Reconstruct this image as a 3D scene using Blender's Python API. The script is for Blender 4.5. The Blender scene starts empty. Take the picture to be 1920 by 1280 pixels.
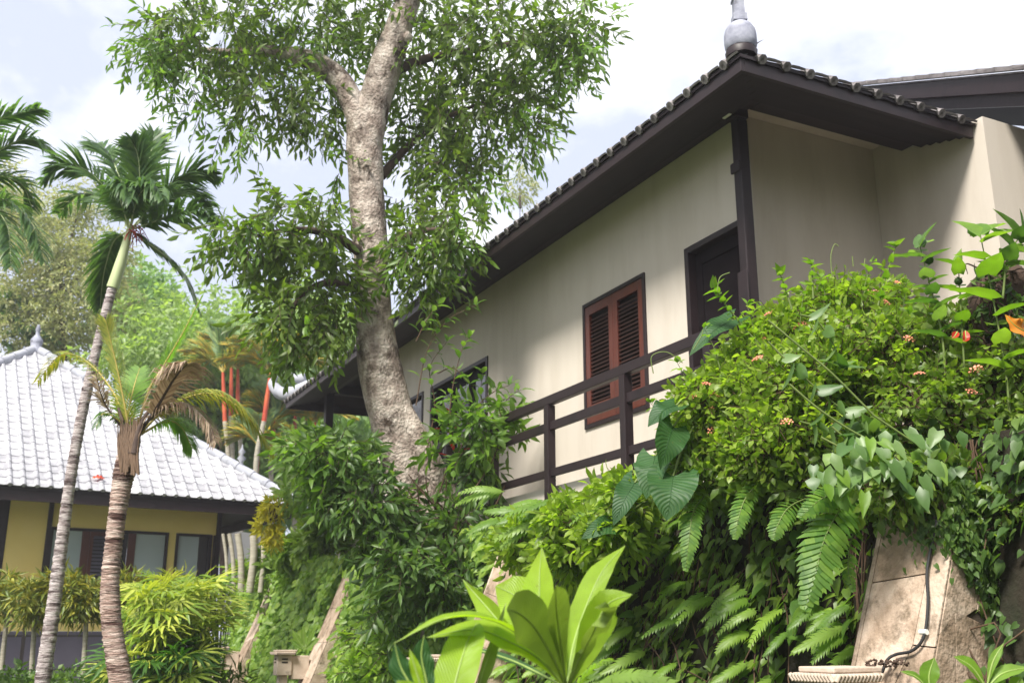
import bpy, math, random
import numpy as np
from mathutils import Vector, Matrix, Euler

random.seed(7)
rng = np.random.default_rng(11)
S = bpy.context.scene
COL = S.collection
PI = math.pi

# ------------------------------------------------------------------ camera
EYE, FPX, PITCH = 1.5, 1934.45, 0.2767
cam = bpy.data.cameras.new('camera')
cam.sensor_width = 36.0
cam.lens = 36.0 * FPX / 1920.0
cam.clip_start = 0.05
cam.clip_end = 3000
cam.dof.use_dof = True
cam.dof.focus_distance = 6.2
cam.dof.aperture_fstop = 3.6
camo = bpy.data.objects.new('camera', cam)
COL.objects.link(camo)
camo.location = (0, 0, EYE)
camo.rotation_euler = (PI / 2 + PITCH, 0, 0)
S.camera = camo

# ------------------------------------------------------------------ light and sky
SUN_HEAD, SUN_ELEV = math.radians(-150), math.radians(51)   # compass heading from +Y, clockwise
W = bpy.data.worlds.new('World')
S.world = W
W.use_nodes = True
nt = W.node_tree
nt.nodes.clear()
wo = nt.nodes.new('ShaderNodeOutputWorld')
bg = nt.nodes.new('ShaderNodeBackground')
bg.inputs['Strength'].default_value = 0.10
sky = nt.nodes.new('ShaderNodeTexSky')
sky.sky_type = 'NISHITA'
sky.sun_disc = False
sky.sun_elevation = SUN_ELEV
sky.sun_rotation = SUN_HEAD
sky.dust_density = 2.5
sky.air_density = 1.0
tc = nt.nodes.new('ShaderNodeTexCoord')
mp = nt.nodes.new('ShaderNodeMapping')
mp.inputs['Location'].default_value = (5.47, 2.45, 0.4)
mp.inputs['Scale'].default_value = (1.0, 1.0, 1.7)
n1 = nt.nodes.new('ShaderNodeTexNoise')
n1.inputs["Scale"].default_value = 2.6
n1.inputs['Detail'].default_value = 7
n1.inputs["Roughness"].default_value = 0.58
n1.inputs['Distortion'].default_value = 0.25
rp = nt.nodes.new('ShaderNodeValToRGB')
rp.color_ramp.elements[0].position = 0.42
rp.color_ramp.elements[0].color = (0, 0, 0, 1)
rp.color_ramp.elements[1].position = 0.62
rp.color_ramp.elements[1].color = (1, 1, 1, 1)
veil = nt.nodes.new('ShaderNodeRGB')
veil.outputs[0].default_value = (7.4, 7.4, 7.55, 1)
thin = nt.nodes.new('ShaderNodeMixRGB')
thin.inputs['Fac'].default_value = 0.8
thin.inputs['Color2'].default_value = (4.25, 4.5, 5.5, 1)
mx = nt.nodes.new('ShaderNodeMixRGB')
L = nt.links.new
L(tc.outputs['Generated'], mp.inputs['Vector'])
L(mp.outputs['Vector'], n1.inputs['Vector'])
L(n1.outputs['Fac'], rp.inputs['Fac'])
L(rp.outputs['Color'], mx.inputs['Fac'])
L(sky.outputs['Color'], thin.inputs['Color1'])
L(thin.outputs['Color'], mx.inputs['Color1'])
L(veil.outputs[0], mx.inputs['Color2'])
L(mx.outputs['Color'], bg.inputs['Color'])
L(bg.outputs['Background'], wo.inputs['Surface'])

sl = bpy.data.lights.new('sun', 'SUN')
sl.energy = 4.1
sl.angle = math.radians(14)
sl.color = (1.0, 0.95, 0.87)
so = bpy.data.objects.new('sun', sl)
COL.objects.link(so)
so.location = (-20, -20, 40)
sd = Vector((math.sin(SUN_HEAD) * math.cos(SUN_ELEV), math.cos(SUN_HEAD) * math.cos(SUN_ELEV), math.sin(SUN_ELEV)))
so.rotation_euler = sd.to_track_quat('Z', 'Y').to_euler()

S.view_settings.view_transform = 'Standard'
S.view_settings.look = 'None'
S.view_settings.exposure = 1.10
S.view_settings.gamma = 1
S.view_settings.use_curve_mapping = False
S.render.engine = 'CYCLES'
S.cycles.max_bounces = 6
S.cycles.transparent_max_bounces = 8

HAZE = 0.0014
# ------------------------------------------------------------------ frames
CP, SP = math.cos(PITCH), math.sin(PITCH)
HU = -0.45958
U = Vector((math.sin(HU), math.cos(HU), 0))      # along the white house, away to the left
V = Vector((math.cos(HU), -math.sin(HU), 0))     # into the white house
Z = Vector((0, 0, 1))

def at(x, y, Y):
    """world point seen at photo pixel x, y that stands Y metres in front"""
    dx, dz = (x - 960) / FPX, -(y - 640) / FPX
    d = Vector((dx, CP - SP * dz, SP + CP * dz))
    return Vector((0, 0, EYE)) + d * (Y / d.y)

def H(u, v, z):
    return U * u + V * v + Z * z

def px(n, Y):
    return n * Y / FPX

# ------------------------------------------------------------------ materials
def _nodes(name):
    m = bpy.data.materials.new(name)
    m.use_nodes = True
    t = m.node_tree
    b = t.nodes['Principled BSDF']
    return m, t, b

def ramp(t, cols, lo=0.3, hi=0.7):
    r = t.nodes.new('ShaderNodeValToRGB')
    e = r.color_ramp.elements
    n = len(cols)
    while len(e) < n:
        e.new(0.5)
    for i, c in enumerate(cols):
        e[i].position = lo + (hi - lo) * i / max(1, n - 1)
        e[i].color = (*c, 1)
    return r

def pmat(name, cols, scale=6, rough=0.8, bump=0.2, bscale=40, stretch=(1, 1, 1), detail=6, spec=0.3, dist=0.02, rand=0.0, dirt=None, dscale=2.0, dlo=0.55, dhi=0.75, metal=0):
    m, t, b = _nodes(name)
    tcn = t.nodes.new('ShaderNodeTexCoord')
    mpn = t.nodes.new('ShaderNodeMapping')
    mpn.inputs['Scale'].default_value = stretch
    t.links.new(tcn.outputs['Object'], mpn.inputs['Vector'])
    nz = t.nodes.new('ShaderNodeTexNoise')
    nz.inputs['Scale'].default_value = scale
    nz.inputs['Detail'].default_value = detail
    nz.inputs['Roughness'].default_value = 0.6
    t.links.new(mpn.outputs['Vector'], nz.inputs['Vector'])
    r = ramp(t, cols)
    if rand:
        oi = t.nodes.new('ShaderNodeObjectInfo')
        ma = t.nodes.new('ShaderNodeMath'); ma.operation = 'MULTIPLY_ADD'
        ma.inputs[1].default_value = rand
        ma.inputs[2].default_value = -rand / 2
        t.links.new(oi.outputs['Random'], ma.inputs[0])
        ad = t.nodes.new('ShaderNodeMath'); ad.operation = 'ADD'
        t.links.new(ma.outputs[0], ad.inputs[0]); t.links.new(nz.outputs['Fac'], ad.inputs[1])
        t.links.new(ad.outputs[0], r.inputs['Fac'])
    else:
        t.links.new(nz.outputs['Fac'], r.inputs['Fac'])
    outc = r.outputs['Color']
    if dirt:
        n2 = t.nodes.new('ShaderNodeTexNoise')
        n2.inputs['Scale'].default_value = dscale
        n2.inputs['Detail'].default_value = 8
        n2.inputs['Roughness'].default_value = 0.7
        t.links.new(mpn.outputs['Vector'], n2.inputs['Vector'])
        mr = t.nodes.new('ShaderNodeMapRange')
        mr.inputs['From Min'].default_value = dlo
        mr.inputs['From Max'].default_value = dhi
        t.links.new(n2.outputs['Fac'], mr.inputs['Value'])
        mm = t.nodes.new('ShaderNodeMixRGB')
        mm.inputs['Color2'].default_value = (*dirt, 1)
        t.links.new(mr.outputs['Result'], mm.inputs['Fac'])
        t.links.new(outc, mm.inputs['Color1'])
        outc = mm.outputs['Color']
    t.links.new(outc, b.inputs['Base Color'])
    b.inputs['Roughness'].default_value = rough
    b.inputs['Specular IOR Level'].default_value = spec
    b.inputs['Metallic'].default_value = metal
    if bump:
        n3 = t.nodes.new('ShaderNodeTexNoise')
        n3.inputs['Scale'].default_value = bscale
        n3.inputs['Detail'].default_value = 5
        t.links.new(mpn.outputs['Vector'], n3.inputs['Vector'])
        bp = t.nodes.new('ShaderNodeBump')
        bp.inputs['Strength'].default_value = bump
        bp.inputs['Distance'].default_value = dist
        t.links.new(n3.outputs['Fac'], bp.inputs['Height'])
        t.links.new(bp.outputs['Normal'], b.inputs['Normal'])
    return m

def leafmat(name, cols, trans=0.4, tcol=None, rough=0.42, spec=0.4, src='attr', vein=False):
    """leaf surface: per-leaf colour from the 'tint' attribute or the object's own random number"""
    m, t, b = _nodes(name)
    r = ramp(t, cols, 0.0, 1.0)
    if src == 'attr':
        a = t.nodes.new('ShaderNodeAttribute'); a.attribute_name = 'tint'
        fac = a.outputs['Fac']
    else:
        a = t.nodes.new('ShaderNodeObjectInfo')
        fac = a.outputs['Random']
    t.links.new(fac, r.inputs['Fac'])
    c = r.outputs['Color']
    nz = t.nodes.new('ShaderNodeTexNoise'); nz.inputs['Scale'].default_value = 14
    nz.inputs['Detail'].default_value = 3
    geo = t.nodes.new('ShaderNodeNewGeometry')
    t.links.new(geo.outputs['Position'], nz.inputs['Vector'])
    hs = t.nodes.new('ShaderNodeHueSaturation')
    mr = t.nodes.new('ShaderNodeMapRange')
    mr.inputs['To Min'].default_value = 0.7; mr.inputs['To Max'].default_value = 1.3
    t.links.new(nz.outputs['Fac'], mr.inputs['Value'])
    t.links.new(mr.outputs['Result'], hs.inputs['Value'])
    t.links.new(c, hs.inputs['Color'])
    c = hs.outputs['Color']
    t.links.new(c, b.inputs['Base Color'])
    b.inputs['Roughness'].default_value = rough
    b.inputs['Specular IOR Level'].default_value = spec
    tr = t.nodes.new('ShaderNodeBsdfTranslucent')
    tm = t.nodes.new('ShaderNodeMixRGB'); tm.blend_type = 'MULTIPLY'; tm.inputs['Fac'].default_value = 1
    tcc = tcol or (1.9, 2.1, 0.7)
    tm.inputs['Color2'].default_value = (*tcc, 1)
    t.links.new(c, tm.inputs['Color1'])
    t.links.new(tm.outputs['Color'], tr.inputs['Color'])
    ms = t.nodes.new('ShaderNodeMixShader'); ms.inputs['Fac'].default_value = trans
    out = t.nodes['Material Output']
    t.links.new(b.outputs['BSDF'], ms.inputs[1]); t.links.new(tr.outputs['BSDF'], ms.inputs[2])
    t.links.new(ms.outputs['Shader'], out.inputs['Surface'])
    if vein:
        wv = t.nodes.new('ShaderNodeTexWave')
        uv = t.nodes.new('ShaderNodeUVMap')
        wv.wave_type = 'BANDS'; wv.bands_direction = 'Y'
        wv.inputs['Scale'].default_value = vein
        wv.inputs['Distortion'].default_value = 0.6
        t.links.new(uv.outputs['UV'], wv.inputs['Vector'])
        bp = t.nodes.new('ShaderNodeBump'); bp.inputs['Strength'].default_value = 0.35; bp.inputs['Distance'].default_value = 0.006
        t.links.new(wv.outputs['Fac'], bp.inputs['Height'])
        t.links.new(bp.outputs['Normal'], b.inputs['Normal'])
        t.links.new(bp.outputs['Normal'], tr.inputs['Normal'])
        v2 = t.nodes.new('ShaderNodeMapRange'); v2.inputs['From Min'].default_value = .82; v2.inputs['From Max'].default_value = 1.0
        v2.inputs['To Min'].default_value = 0.0; v2.inputs['To Max'].default_value = .45 if vein > 6 else .10
        t.links.new(wv.outputs['Fac'], v2.inputs['Value'])
        v3 = t.nodes.new('ShaderNodeMixRGB'); v3.inputs['Color2'].default_value = (.30, .42, .12, 1)
        t.links.new(v2.outputs['Result'], v3.inputs['Fac']); t.links.new(c, v3.inputs['Color1'])
        sp = t.nodes.new('ShaderNodeTexNoise'); sp.inputs['Scale'].default_value = 45; sp.inputs['Detail'].default_value = 2
        t.links.new(geo.outputs['Position'], sp.inputs['Vector'])
        s2 = t.nodes.new('ShaderNodeMapRange'); s2.inputs['From Min'].default_value = .72; s2.inputs['From Max'].default_value = .78
        t.links.new(sp.outputs['Fac'], s2.inputs['Value'])
        s3 = t.nodes.new('ShaderNodeMixRGB'); s3.inputs['Color2'].default_value = (.16, .10, .03, 1)
        t.links.new(s2.outputs['Result'], s3.inputs['Fac']); t.links.new(v3.outputs['Color'], s3.inputs['Color1'])
        t.links.new(s3.outputs['Color'], b.inputs['Base Color'])
    return m

M = {}
M['plaster'] = pmat('cream plaster', [(.48, .43, .365), (.52, .47, .405), (.54, .49, .425)], 1.6, .9, .25, 160, dist=.004, spec=.15, dirt=(.42, .37, .305), dscale=1.1, dlo=.54, dhi=.85, stretch=(2.2, 2.2, .45))
M['yellow'] = pmat('yellow plaster', [(.86, .66, .22), (.90, .71, .26)], 1.5, .9, .2, 120, dist=.004, spec=.15)
M['wood'] = pmat('dark brown painted wood', [(.010, .006, .007), (.019, .011, .0125), (.015, .0085, .010)], 5, .5, .25, 30, (1, 1, 1), dist=.004, spec=.35)
M['soffit'] = pmat('dark stained board', [(.010, .0065, .008), (.018, .012, .014)], 4, .6, .2, 25, dist=.004, spec=.3, rand=.3)
M['shutter'] = pmat('red brown varnished wood', [(.055, .015, .010), (.095, .024, .015), (.07, .019, .012)], 5, .4, .15, 40, (3, 3, .6), dist=.003, spec=.4)
M['doorwood'] = pmat('near black door wood', [(.006, .004, .005), (.010, .007, .008)], 5, .8, .1, 30, dist=.003, spec=.08)
M['eavetile'] = pmat('shade-darkened eave tile', [(.10, .09, .09), (.17, .155, .155), (.24, .22, .22)], 9, .85, .4, 60, dist=.005, rand=.3, dirt=(.05, .045, .04), dscale=8, dlo=.55, dhi=.7)  # tile colour darkened to carry the shade on the eave noses
M['louver'] = pmat('dark louver wood', [(.022, .011, .009), (.038, .017, .013)], 8, .5, .1, 40, dist=.003, rand=.3)
M['tile'] = pmat('grey concrete roof tile', [(.25, .25, .27), (.37, .37, .39), (.46, .46, .48)], 7, .8, .3, 60, dist=.004, rand=.35, dirt=(.12, .115, .11), dscale=5, dlo=.62, dhi=.78)
M['ridge'] = pmat('grey cement ridge', [(.26, .27, .31), (.38, .39, .43)], 5, .85, .4, 40, dist=.006, dirt=(.09, .09, .09), dscale=4, dlo=.58, dhi=.75)
M['finial'] = pmat('weathered cement finial', [(.15, .155, .20), (.27, .28, .34), (.36, .37, .43)], 9, .7, .4, 35, dist=.006, dirt=(.06, .055, .07), dscale=7, dlo=.56, dhi=.72)
M['slab'] = pmat('beige stone cladding', [(.25, .18, .125), (.41, .315, .24), (.53, .43, .345)], 5.5, .9, .7, 45, dist=.014, rand=.35, dirt=(.10, .075, .045), dscale=5, dlo=.50, dhi=.68)
M['mortar'] = pmat('dark joint mortar', [(.05, .04, .03), (.08, .06, .045)], 20, .95, .4, 80, dist=.004)
M['carved'] = pmat('carved pale stone', [(.42, .33, .26), (.56, .47, .39)], 9, .85, .5, 70, dist=.006, dirt=(.14, .11, .08), dscale=9, dlo=.58, dhi=.74)
M['dirtwall'] = pmat('damp dark wall face', [(.010, .009, .006), (.024, .019, .012), (.016, .020, .009)], 4, .95, .6, 20, dist=.03)
M['soil'] = pmat('brown soil', [(.05, .035, .022), (.09, .065, .04)], 5, .95, .6, 20, dist=.03)
M['grassg'] = pmat('green ground', [(.03, .05, .012), (.06, .08, .02), (.07, .06, .035)], .7, .95, .6, 10, dist=.03)
M['bark'] = pmat('pale mottled bark', [(.13, .095, .075), (.28, .225, .19), (.45, .385, .33), (.58, .52, .46)], 6.5, .9, 1.0, 34, (1, 1, .8), dist=.045, dirt=(.06, .042, .03), dscale=3.4, dlo=.50, dhi=.62)
M['bark2'] = pmat('dark twig bark', [(.035, .022, .015), (.08, .055, .04)], 9, .9, .5, 30, dist=.01)
M['palmbark'] = pmat('ringed grey palm bark', [(.10, .075, .07), (.30, .25, .245), (.46, .41, .40), (.55, .50, .49)], 11, .9, 1, 22, (.6, .6, 3.4), dist=.03, dirt=(.05, .03, .03), dscale=3, dlo=.50, dhi=.60)
M['cocobark'] = pmat('ringed red brown palm bark', [(.12, .07, .055), (.29, .20, .165), (.45, .35, .30), (.52, .43, .37)], 10, .9, 1, 20, (.55, .55, 3.2), dist=.03, dirt=(.055, .026, .02), dscale=3, dlo=.50, dhi=.60)
M['shaft'] = pmat('pale green crownshaft', [(.35, .42, .20), (.50, .55, .32)], 3, .5, .1, 12, (1, 1, .3), dist=.01)
M['redshaft'] = pmat('red palm crownshaft', [(.33, .04, .025), (.50, .11, .04)], 4, .5, .1, 12, dist=.01)
M['canestem'] = pmat('ringed slim palm stem', [(.22, .20, .15), (.40, .37, .30)], 8, .8, .4, 20, (.4, .4, 3), dist=.01)
M['stem'] = pmat('green stem', [(.09, .14, .03), (.16, .2, .06)], 8, .6, .1, 30, dist=.004)
M['dstem'] = pmat('brown stem', [(.05, .028, .016), (.10, .06, .035)], 8, .8, .3, 30, dist=.004)
M['metal'] = pmat('black painted steel', [(.012, .009, .009), (.02, .015, .014)], 6, .5, .1, 30, dist=.002, spec=.5)
M['cable'] = pmat('black rubber cable', [(.010, .010, .011), (.016, .016, .017)], 6, .75, .1, 30, dist=.002, spec=.5)
M['clip'] = pmat('white plastic clip', [(.7, .7, .68), (.8, .8, .78)], 6, .5, 0)
M['greywall'] = pmat('blue grey painted base', [(.10, .095, .125), (.13, .12, .155)], 2, .85, .2, 60, dist=.004)
M['blind'] = pmat('pale roller blind behind glass', [(.36, .43, .46), (.42, .49, .52)], 1.2, .25, .05, 60, dist=.003, spec=.6)
M['darkroom'] = pmat('dark interior', [(.008, .006, .006), (.012, .009, .009)], 3, .9, 0)
M['glass'] = pmat('dark reflecting window glass', [(.012, .013, .016), (.02, .02, .024)], 1, .06, 0, spec=.8)
M['whitewall'] = pmat('white plaster', [(.6, .57, .54), (.68, .65, .62)], 2, .9, .2, 60, dist=.004, dirt=(.3, .27, .23), dscale=2)
M['pink'] = pmat('salmon lantana petals', [(.72, .22, .14), (.8, .36, .24)], 60, .6, 0)
M['orange'] = leafmat('orange autumn leaf', [(.62, .20, .02), (.75, .30, .03)], .35, (1.3, 1.0, .5), src='rand')
M['redleaf'] = leafmat('red leaf', [(.35, .02, .01), (.5, .05, .02)], .3, (1.5, .8, .6), src='rand')
M['root'] = pmat('tangled dry roots', [(.03, .018, .012), (.085, .055, .04)], 12, .95, .5, 40, dist=.01)
# foliage colours
M['tree'] = leafmat('tree leaf', [(.055, .092, .016), (.09, .145, .022), (.14, .20, .032)], .47)
M['treelight'] = leafmat('young tree leaf', [(.07, .14, .02), (.11, .2, .03), (.15, .24, .05)], .45)
M['shrubdark'] = leafmat('dark glossy shrub leaf', [(.045, .092, .022), (.072, .135, .030), (.12, .19, .04)], .36, rough=.42, spec=.35)
M['lantana'] = leafmat('small bright leaf', [(.10, .17, .02), (.19, .28, .03), (.28, .37, .055)], .5)
M['broad'] = leafmat('broad soft leaf', [(.06, .13, .03), (.10, .18, .05), (.16, .25, .08)], .38, rough=.4, src='rand')
M['vine'] = leafmat('wall vine leaf', [(.075, .13, .018), (.125, .20, .028), (.19, .27, .04)], .4, src='attr')
M['vineobj'] = leafmat('wall vine leaf single', [(.055, .12, .018), (.10, .19, .028), (.15, .25, .04)], .4, src='rand')
M['fern'] = leafmat('fern frond', [(.10, .19, .02), (.15, .26, .03), (.21, .32, .045)], .42, src='rand')
M['fernsingle'] = leafmat('sword fern pinna', [(.06, .14, .022), (.10, .20, .03), (.14, .24, .035)], .42)
M['fernlight'] = leafmat('sunny fern frond', [(.10, .19, .03), (.15, .25, .04), (.2, .3, .06)], .45, src='rand')
M['fernmass'] = leafmat('sunny fern mass', [(.11, .20, .028), (.18, .29, .04), (.27, .37, .06)], .45)
M['ear'] = leafmat('elephant ear leaf', [(.022, .072, .02), (.032, .09, .024)], .3, rough=.5, spec=.3, src='rand', vein=4.0)
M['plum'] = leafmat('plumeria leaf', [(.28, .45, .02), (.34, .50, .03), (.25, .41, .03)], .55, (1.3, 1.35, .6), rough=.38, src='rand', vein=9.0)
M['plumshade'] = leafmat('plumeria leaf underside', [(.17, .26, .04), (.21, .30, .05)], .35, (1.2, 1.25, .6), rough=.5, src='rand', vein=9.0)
M['broadbright'] = leafmat('backlit broad leaf', [(.11, .22, .02), (.16, .29, .03), (.20, .32, .05)], .5, (1.4, 1.5, .5), src='rand', rough=.45)
M['rib'] = leafmat('leaf midrib', [(.28, .40, .09), (.32, .42, .12)], .2, (1.2, 1.2, .8), src='rand')
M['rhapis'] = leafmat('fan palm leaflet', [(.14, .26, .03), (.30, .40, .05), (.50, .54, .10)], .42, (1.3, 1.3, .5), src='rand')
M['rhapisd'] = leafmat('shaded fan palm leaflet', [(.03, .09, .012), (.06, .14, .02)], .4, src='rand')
M['croton'] = leafmat('croton leaf', [(.09, .15, .025), (.22, .26, .04), (.46, .42, .06)], .3, (1.3, 1.1, .5))
M['ycroton'] = leafmat('yellow croton leaf', [(.30, .33, .02), (.5, .48, .03), (.6, .55, .06)], .35, (1.2, 1.1, .5))
M['palmleaf'] = leafmat('dark palm leaflet', [(.05, .105, .04), (.075, .14, .05), (.11, .19, .06)], .38)
M['cocoleaf'] = leafmat('coconut leaflet', [(.14, .20, .02), (.24, .28, .03), (.34, .33, .05)], .4, (1.4, 1.3, .5))
M['cocogreen'] = leafmat('fresh coconut leaflet', [(.10, .22, .02), (.15, .28, .03)], .42)
M['deadleaf'] = leafmat('dry palm leaflet', [(.20, .13, .085), (.34, .25, .17), (.46, .37, .27)], .25, (1.1, 1, .8))
M['cocorib'] = pmat('yellow palm rib', [(.34, .28, .07), (.45, .36, .1)], 5, .6, .1, 30, dist=.004)
M['deadrib'] = pmat('dry palm rib', [(.05, .032, .028), (.10, .07, .055)], 5, .8, .3, 30, dist=.004)
M['redpalm'] = leafmat('lipstick palm leaflet', [(.16, .27, .08), (.34, .36, .08), (.62, .42, .06)], .4, (1.2, 1.1, .6))
M['redpalmgreen'] = leafmat('lipstick palm green leaflet', [(.16, .28, .14), (.24, .36, .18), (.34, .44, .16)], .4, (1.2, 1.2, .8))
M['bgolive'] = leafmat('olive feathery leaf', [(.20, .24, .09), (.30, .34, .14), (.42, .40, .20)], .45, (1.3, 1.3, .8))  # pale from distance haze mixed into the leaf colour
M['bggreen'] = leafmat('distant green leaf', [(.15, .23, .08), (.22, .31, .11), (.30, .38, .15)], .42)  # green paled to put distance haze into the colour
M['bgdark'] = leafmat('distant dark leaf', [(.12, .22, .09), (.19, .30, .12), (.26, .37, .15)], .35)  # likewise lightened in colour for distance haze

# ------------------------------------------------------------------ objects
ORI = {}
def tag(o, label=None, cat=None, group=None, kind=None):
    if label: o['label'] = label
    if cat: o['category'] = cat
    if group: o['group'] = group
    if kind: o['kind'] = kind
    return o

def thing(name, loc, label, cat, group=None):
    o = bpy.data.objects.new(name, None)
    o.empty_display_size = 0.1
    COL.objects.link(o)
    o.location = loc
    ORI[o.name] = Vector(loc)
    return tag(o, label, cat, group)

def link(name, me, parent=None, origin=None):
    o = bpy.data.objects.new(name, me)
    COL.objects.link(o)
    if parent is not None:
        o.parent = parent
        ORI[o.name] = ORI[parent.name]
    else:
        ORI[o.name] = Vector(origin) if origin is not None else Vector((0, 0, 0))
        o.location = ORI[o.name]
    return o

def place(name, me, parent, mat4):
    """a piece sharing mesh data, put at world matrix mat4"""
    o = bpy.data.objects.new(name, me)
    COL.objects.link(o)
    if parent is not None:
        o.parent = parent
        ORI[o.name] = ORI[parent.name]
        o.matrix_local = Matrix.Translation(-ORI[parent.name]) @ mat4
    else:
        o.matrix_world = mat4
    return o

def trimesh(name, Vv, F, mats, tint=None, midx=None, smooth=False, uv=None):
    """fast all-triangle mesh; Vv (n,3), F (m,3)"""
    me = bpy.data.meshes.new(name)
    Vv = np.ascontiguousarray(Vv, dtype=np.float32); F = np.ascontiguousarray(F, dtype=np.int32)
    me.vertices.add(len(Vv)); me.vertices.foreach_set('co', Vv.ravel())
    me.loops.add(F.size); me.loops.foreach_set('vertex_index', F.ravel())
    me.polygons.add(len(F)); me.polygons.foreach_set('loop_start', np.arange(0, F.size, 3, dtype=np.int32))
    if midx is not None: me.polygons.foreach_set('material_index', np.asarray(midx, dtype=np.int32))
    if smooth: me.polygons.foreach_set('use_smooth', np.ones(len(F), dtype=bool))
    if tint is not None:
        a = me.attributes.new('tint', 'FLOAT', 'FACE'); a.data.foreach_set('value', np.asarray(tint, dtype=np.float32))
    if uv is not None:
        ul = me.uv_layers.new(name='UVMap')
        ul.data.foreach_set('uv', np.asarray(uv, dtype=np.float32)[F.ravel()].ravel())
    for m in (mats if isinstance(mats, (list, tuple)) else [mats]): me.materials.append(m)
    me.update(calc_edges=True)
    return me

class MB:
    def __init__(s): s.v = []; s.f = []; s.sm = []
    def add(s, vs, fs, smooth=False):
        n = len(s.v); s.v += [Vector(p) for p in vs]
        for f in fs: s.f.append([i + n for i in f]); s.sm.append(smooth)
    def hexa(s, c):  # 8 corners: bottom 4 then top 4
        s.add(c, [(0, 3, 2, 1), (4, 5, 6, 7), (0, 1, 5, 4), (1, 2, 6, 5), (2, 3, 7, 6), (3, 0, 4, 7)])
    def hbox(s, u0, u1, v0, v1, z0, z1, fr=None):
        fr = fr or H
        s.hexa([fr(u0, v0, z0), fr(u1, v0, z0), fr(u1, v1, z0), fr(u0, v1, z0), fr(u0, v0, z1), fr(u1, v0, z1), fr(u1, v1, z1), fr(u0, v1, z1)])
    def tube(s, pts, rad, n=8, cap=True, jit=0):
        pts = [Vector(p) for p in pts]
        if not hasattr(rad, '__len__'): rad = [rad] * len(pts)
        vs = []; ref = Vector((0.3, 1, 0.2)).normalized()
        for i, p in enumerate(pts):
            a = pts[max(0, i - 1)]; b = pts[min(len(pts) - 1, i + 1)]
            t = (b - a).normalized() if (b - a).length > 1e-9 else Vector((0, 0, 1))
            x = t.cross(ref)
            if x.length < .05: x = t.cross(Vector((1, 0, 0)))
            x.normalize(); y = t.cross(x)
            for k in range(n):
                an = 2 * PI * k / n
                r = rad[i] * (1 + (random.uniform(-jit, jit) if jit else 0))
                vs.append(p + (x * math.cos(an) + y * math.sin(an)) * r)
        fs = []
        for i in range(len(pts) - 1):
            for k in range(n):
                fs.append((i * n + k, i * n + (k + 1) % n, (i + 1) * n + (k + 1) % n, (i + 1) * n + k))
        s.add(vs, fs, True)
        if cap:
            m = len(pts) - 1
            s.add([vs[k] for k in range(n)], [tuple(range(n))]); s.add([vs[m * n + k] for k in range(n)], [tuple(range(n))[::-1]])
    def lathe(s, base, prof, n=16, sq=None):
        base = Vector(base); vs = []
        for r, z in prof:
            for k in range(n):
                an = 2 * PI * k / n + (PI / n)
                vs.append(base + Vector((math.cos(an) * r, math.sin(an) * r, z)))
        fs = []
        for i in range(len(prof) - 1):
            for k in range(n): fs.append((i * n + k, i * n + (k + 1) % n, (i + 1) * n + (k + 1) % n, (i + 1) * n + k))
        s.add(vs, fs, n > 6)
        s.add(vs[:n], [tuple(range(n))[::-1]]); s.add(vs[-n:], [tuple(range(n))])
    def extrude(s, poly, d):
        """closed polygon of world points pushed along vector d"""
        n = len(poly); d = Vector(d)
        s.add([Vector(p) for p in poly] + [Vector(p) + d for p in poly],
              [tuple(range(n))[::-1], tuple(range(n, 2 * n))] + [(i, (i + 1) % n, n + (i + 1) % n, n + i) for i in range(n)])
    def mesh(s, name, mat, off=Vector((0, 0, 0)), bevel=0):
        me = bpy.data.meshes.new(name)
        me.from_pydata([tuple(p - off) for p in s.v], [], s.f)
        for m in (mat if isinstance(mat, (list, tuple)) else [mat]): me.materials.append(m)
        me.polygons.foreach_set('use_smooth', s.sm)
        me.update()
        return me
    def build(s, name, mat, parent=None, origin=None, bevel=0, kind=None, label=None):
        off = ORI[parent.name] if parent is not None else (Vector(origin) if origin is not None else Vector((0, 0, 0)))
        o = link(name, s.mesh(name, mat, off), parent, origin)
        if bevel:
            b = o.modifiers.new('bevel', 'BEVEL'); b.width = bevel; b.segments = 2; b.limit_method = 'ANGLE'
        if kind: o['kind'] = kind
        if label: o['label'] = label
        return o

def crom(pts, n=8):
    """Catmull-Rom through the points"""
    p = [Vector(q) for q in pts]; p = [p[0] * 2 - p[1]] + p + [p[-1] * 2 - p[-2]]; out = []
    for i in range(1, len(p) - 2):
        for k in range(n):
            t = k / n
            out.append(0.5 * ((2 * p[i]) + (-p[i - 1] + p[i + 1]) * t + (2 * p[i - 1] - 5 * p[i] + 4 * p[i + 1] - p[i + 2]) * t * t + (-p[i - 1] + 3 * p[i] - 3 * p[i + 1] + p[i + 2]) * t ** 3))
    out.append(p[-2]); return out

def lerp_list(vals, n):
    xs = np.linspace(0, len(vals) - 1, n); return list(np.interp(xs, range(len(vals)), vals))

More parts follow.
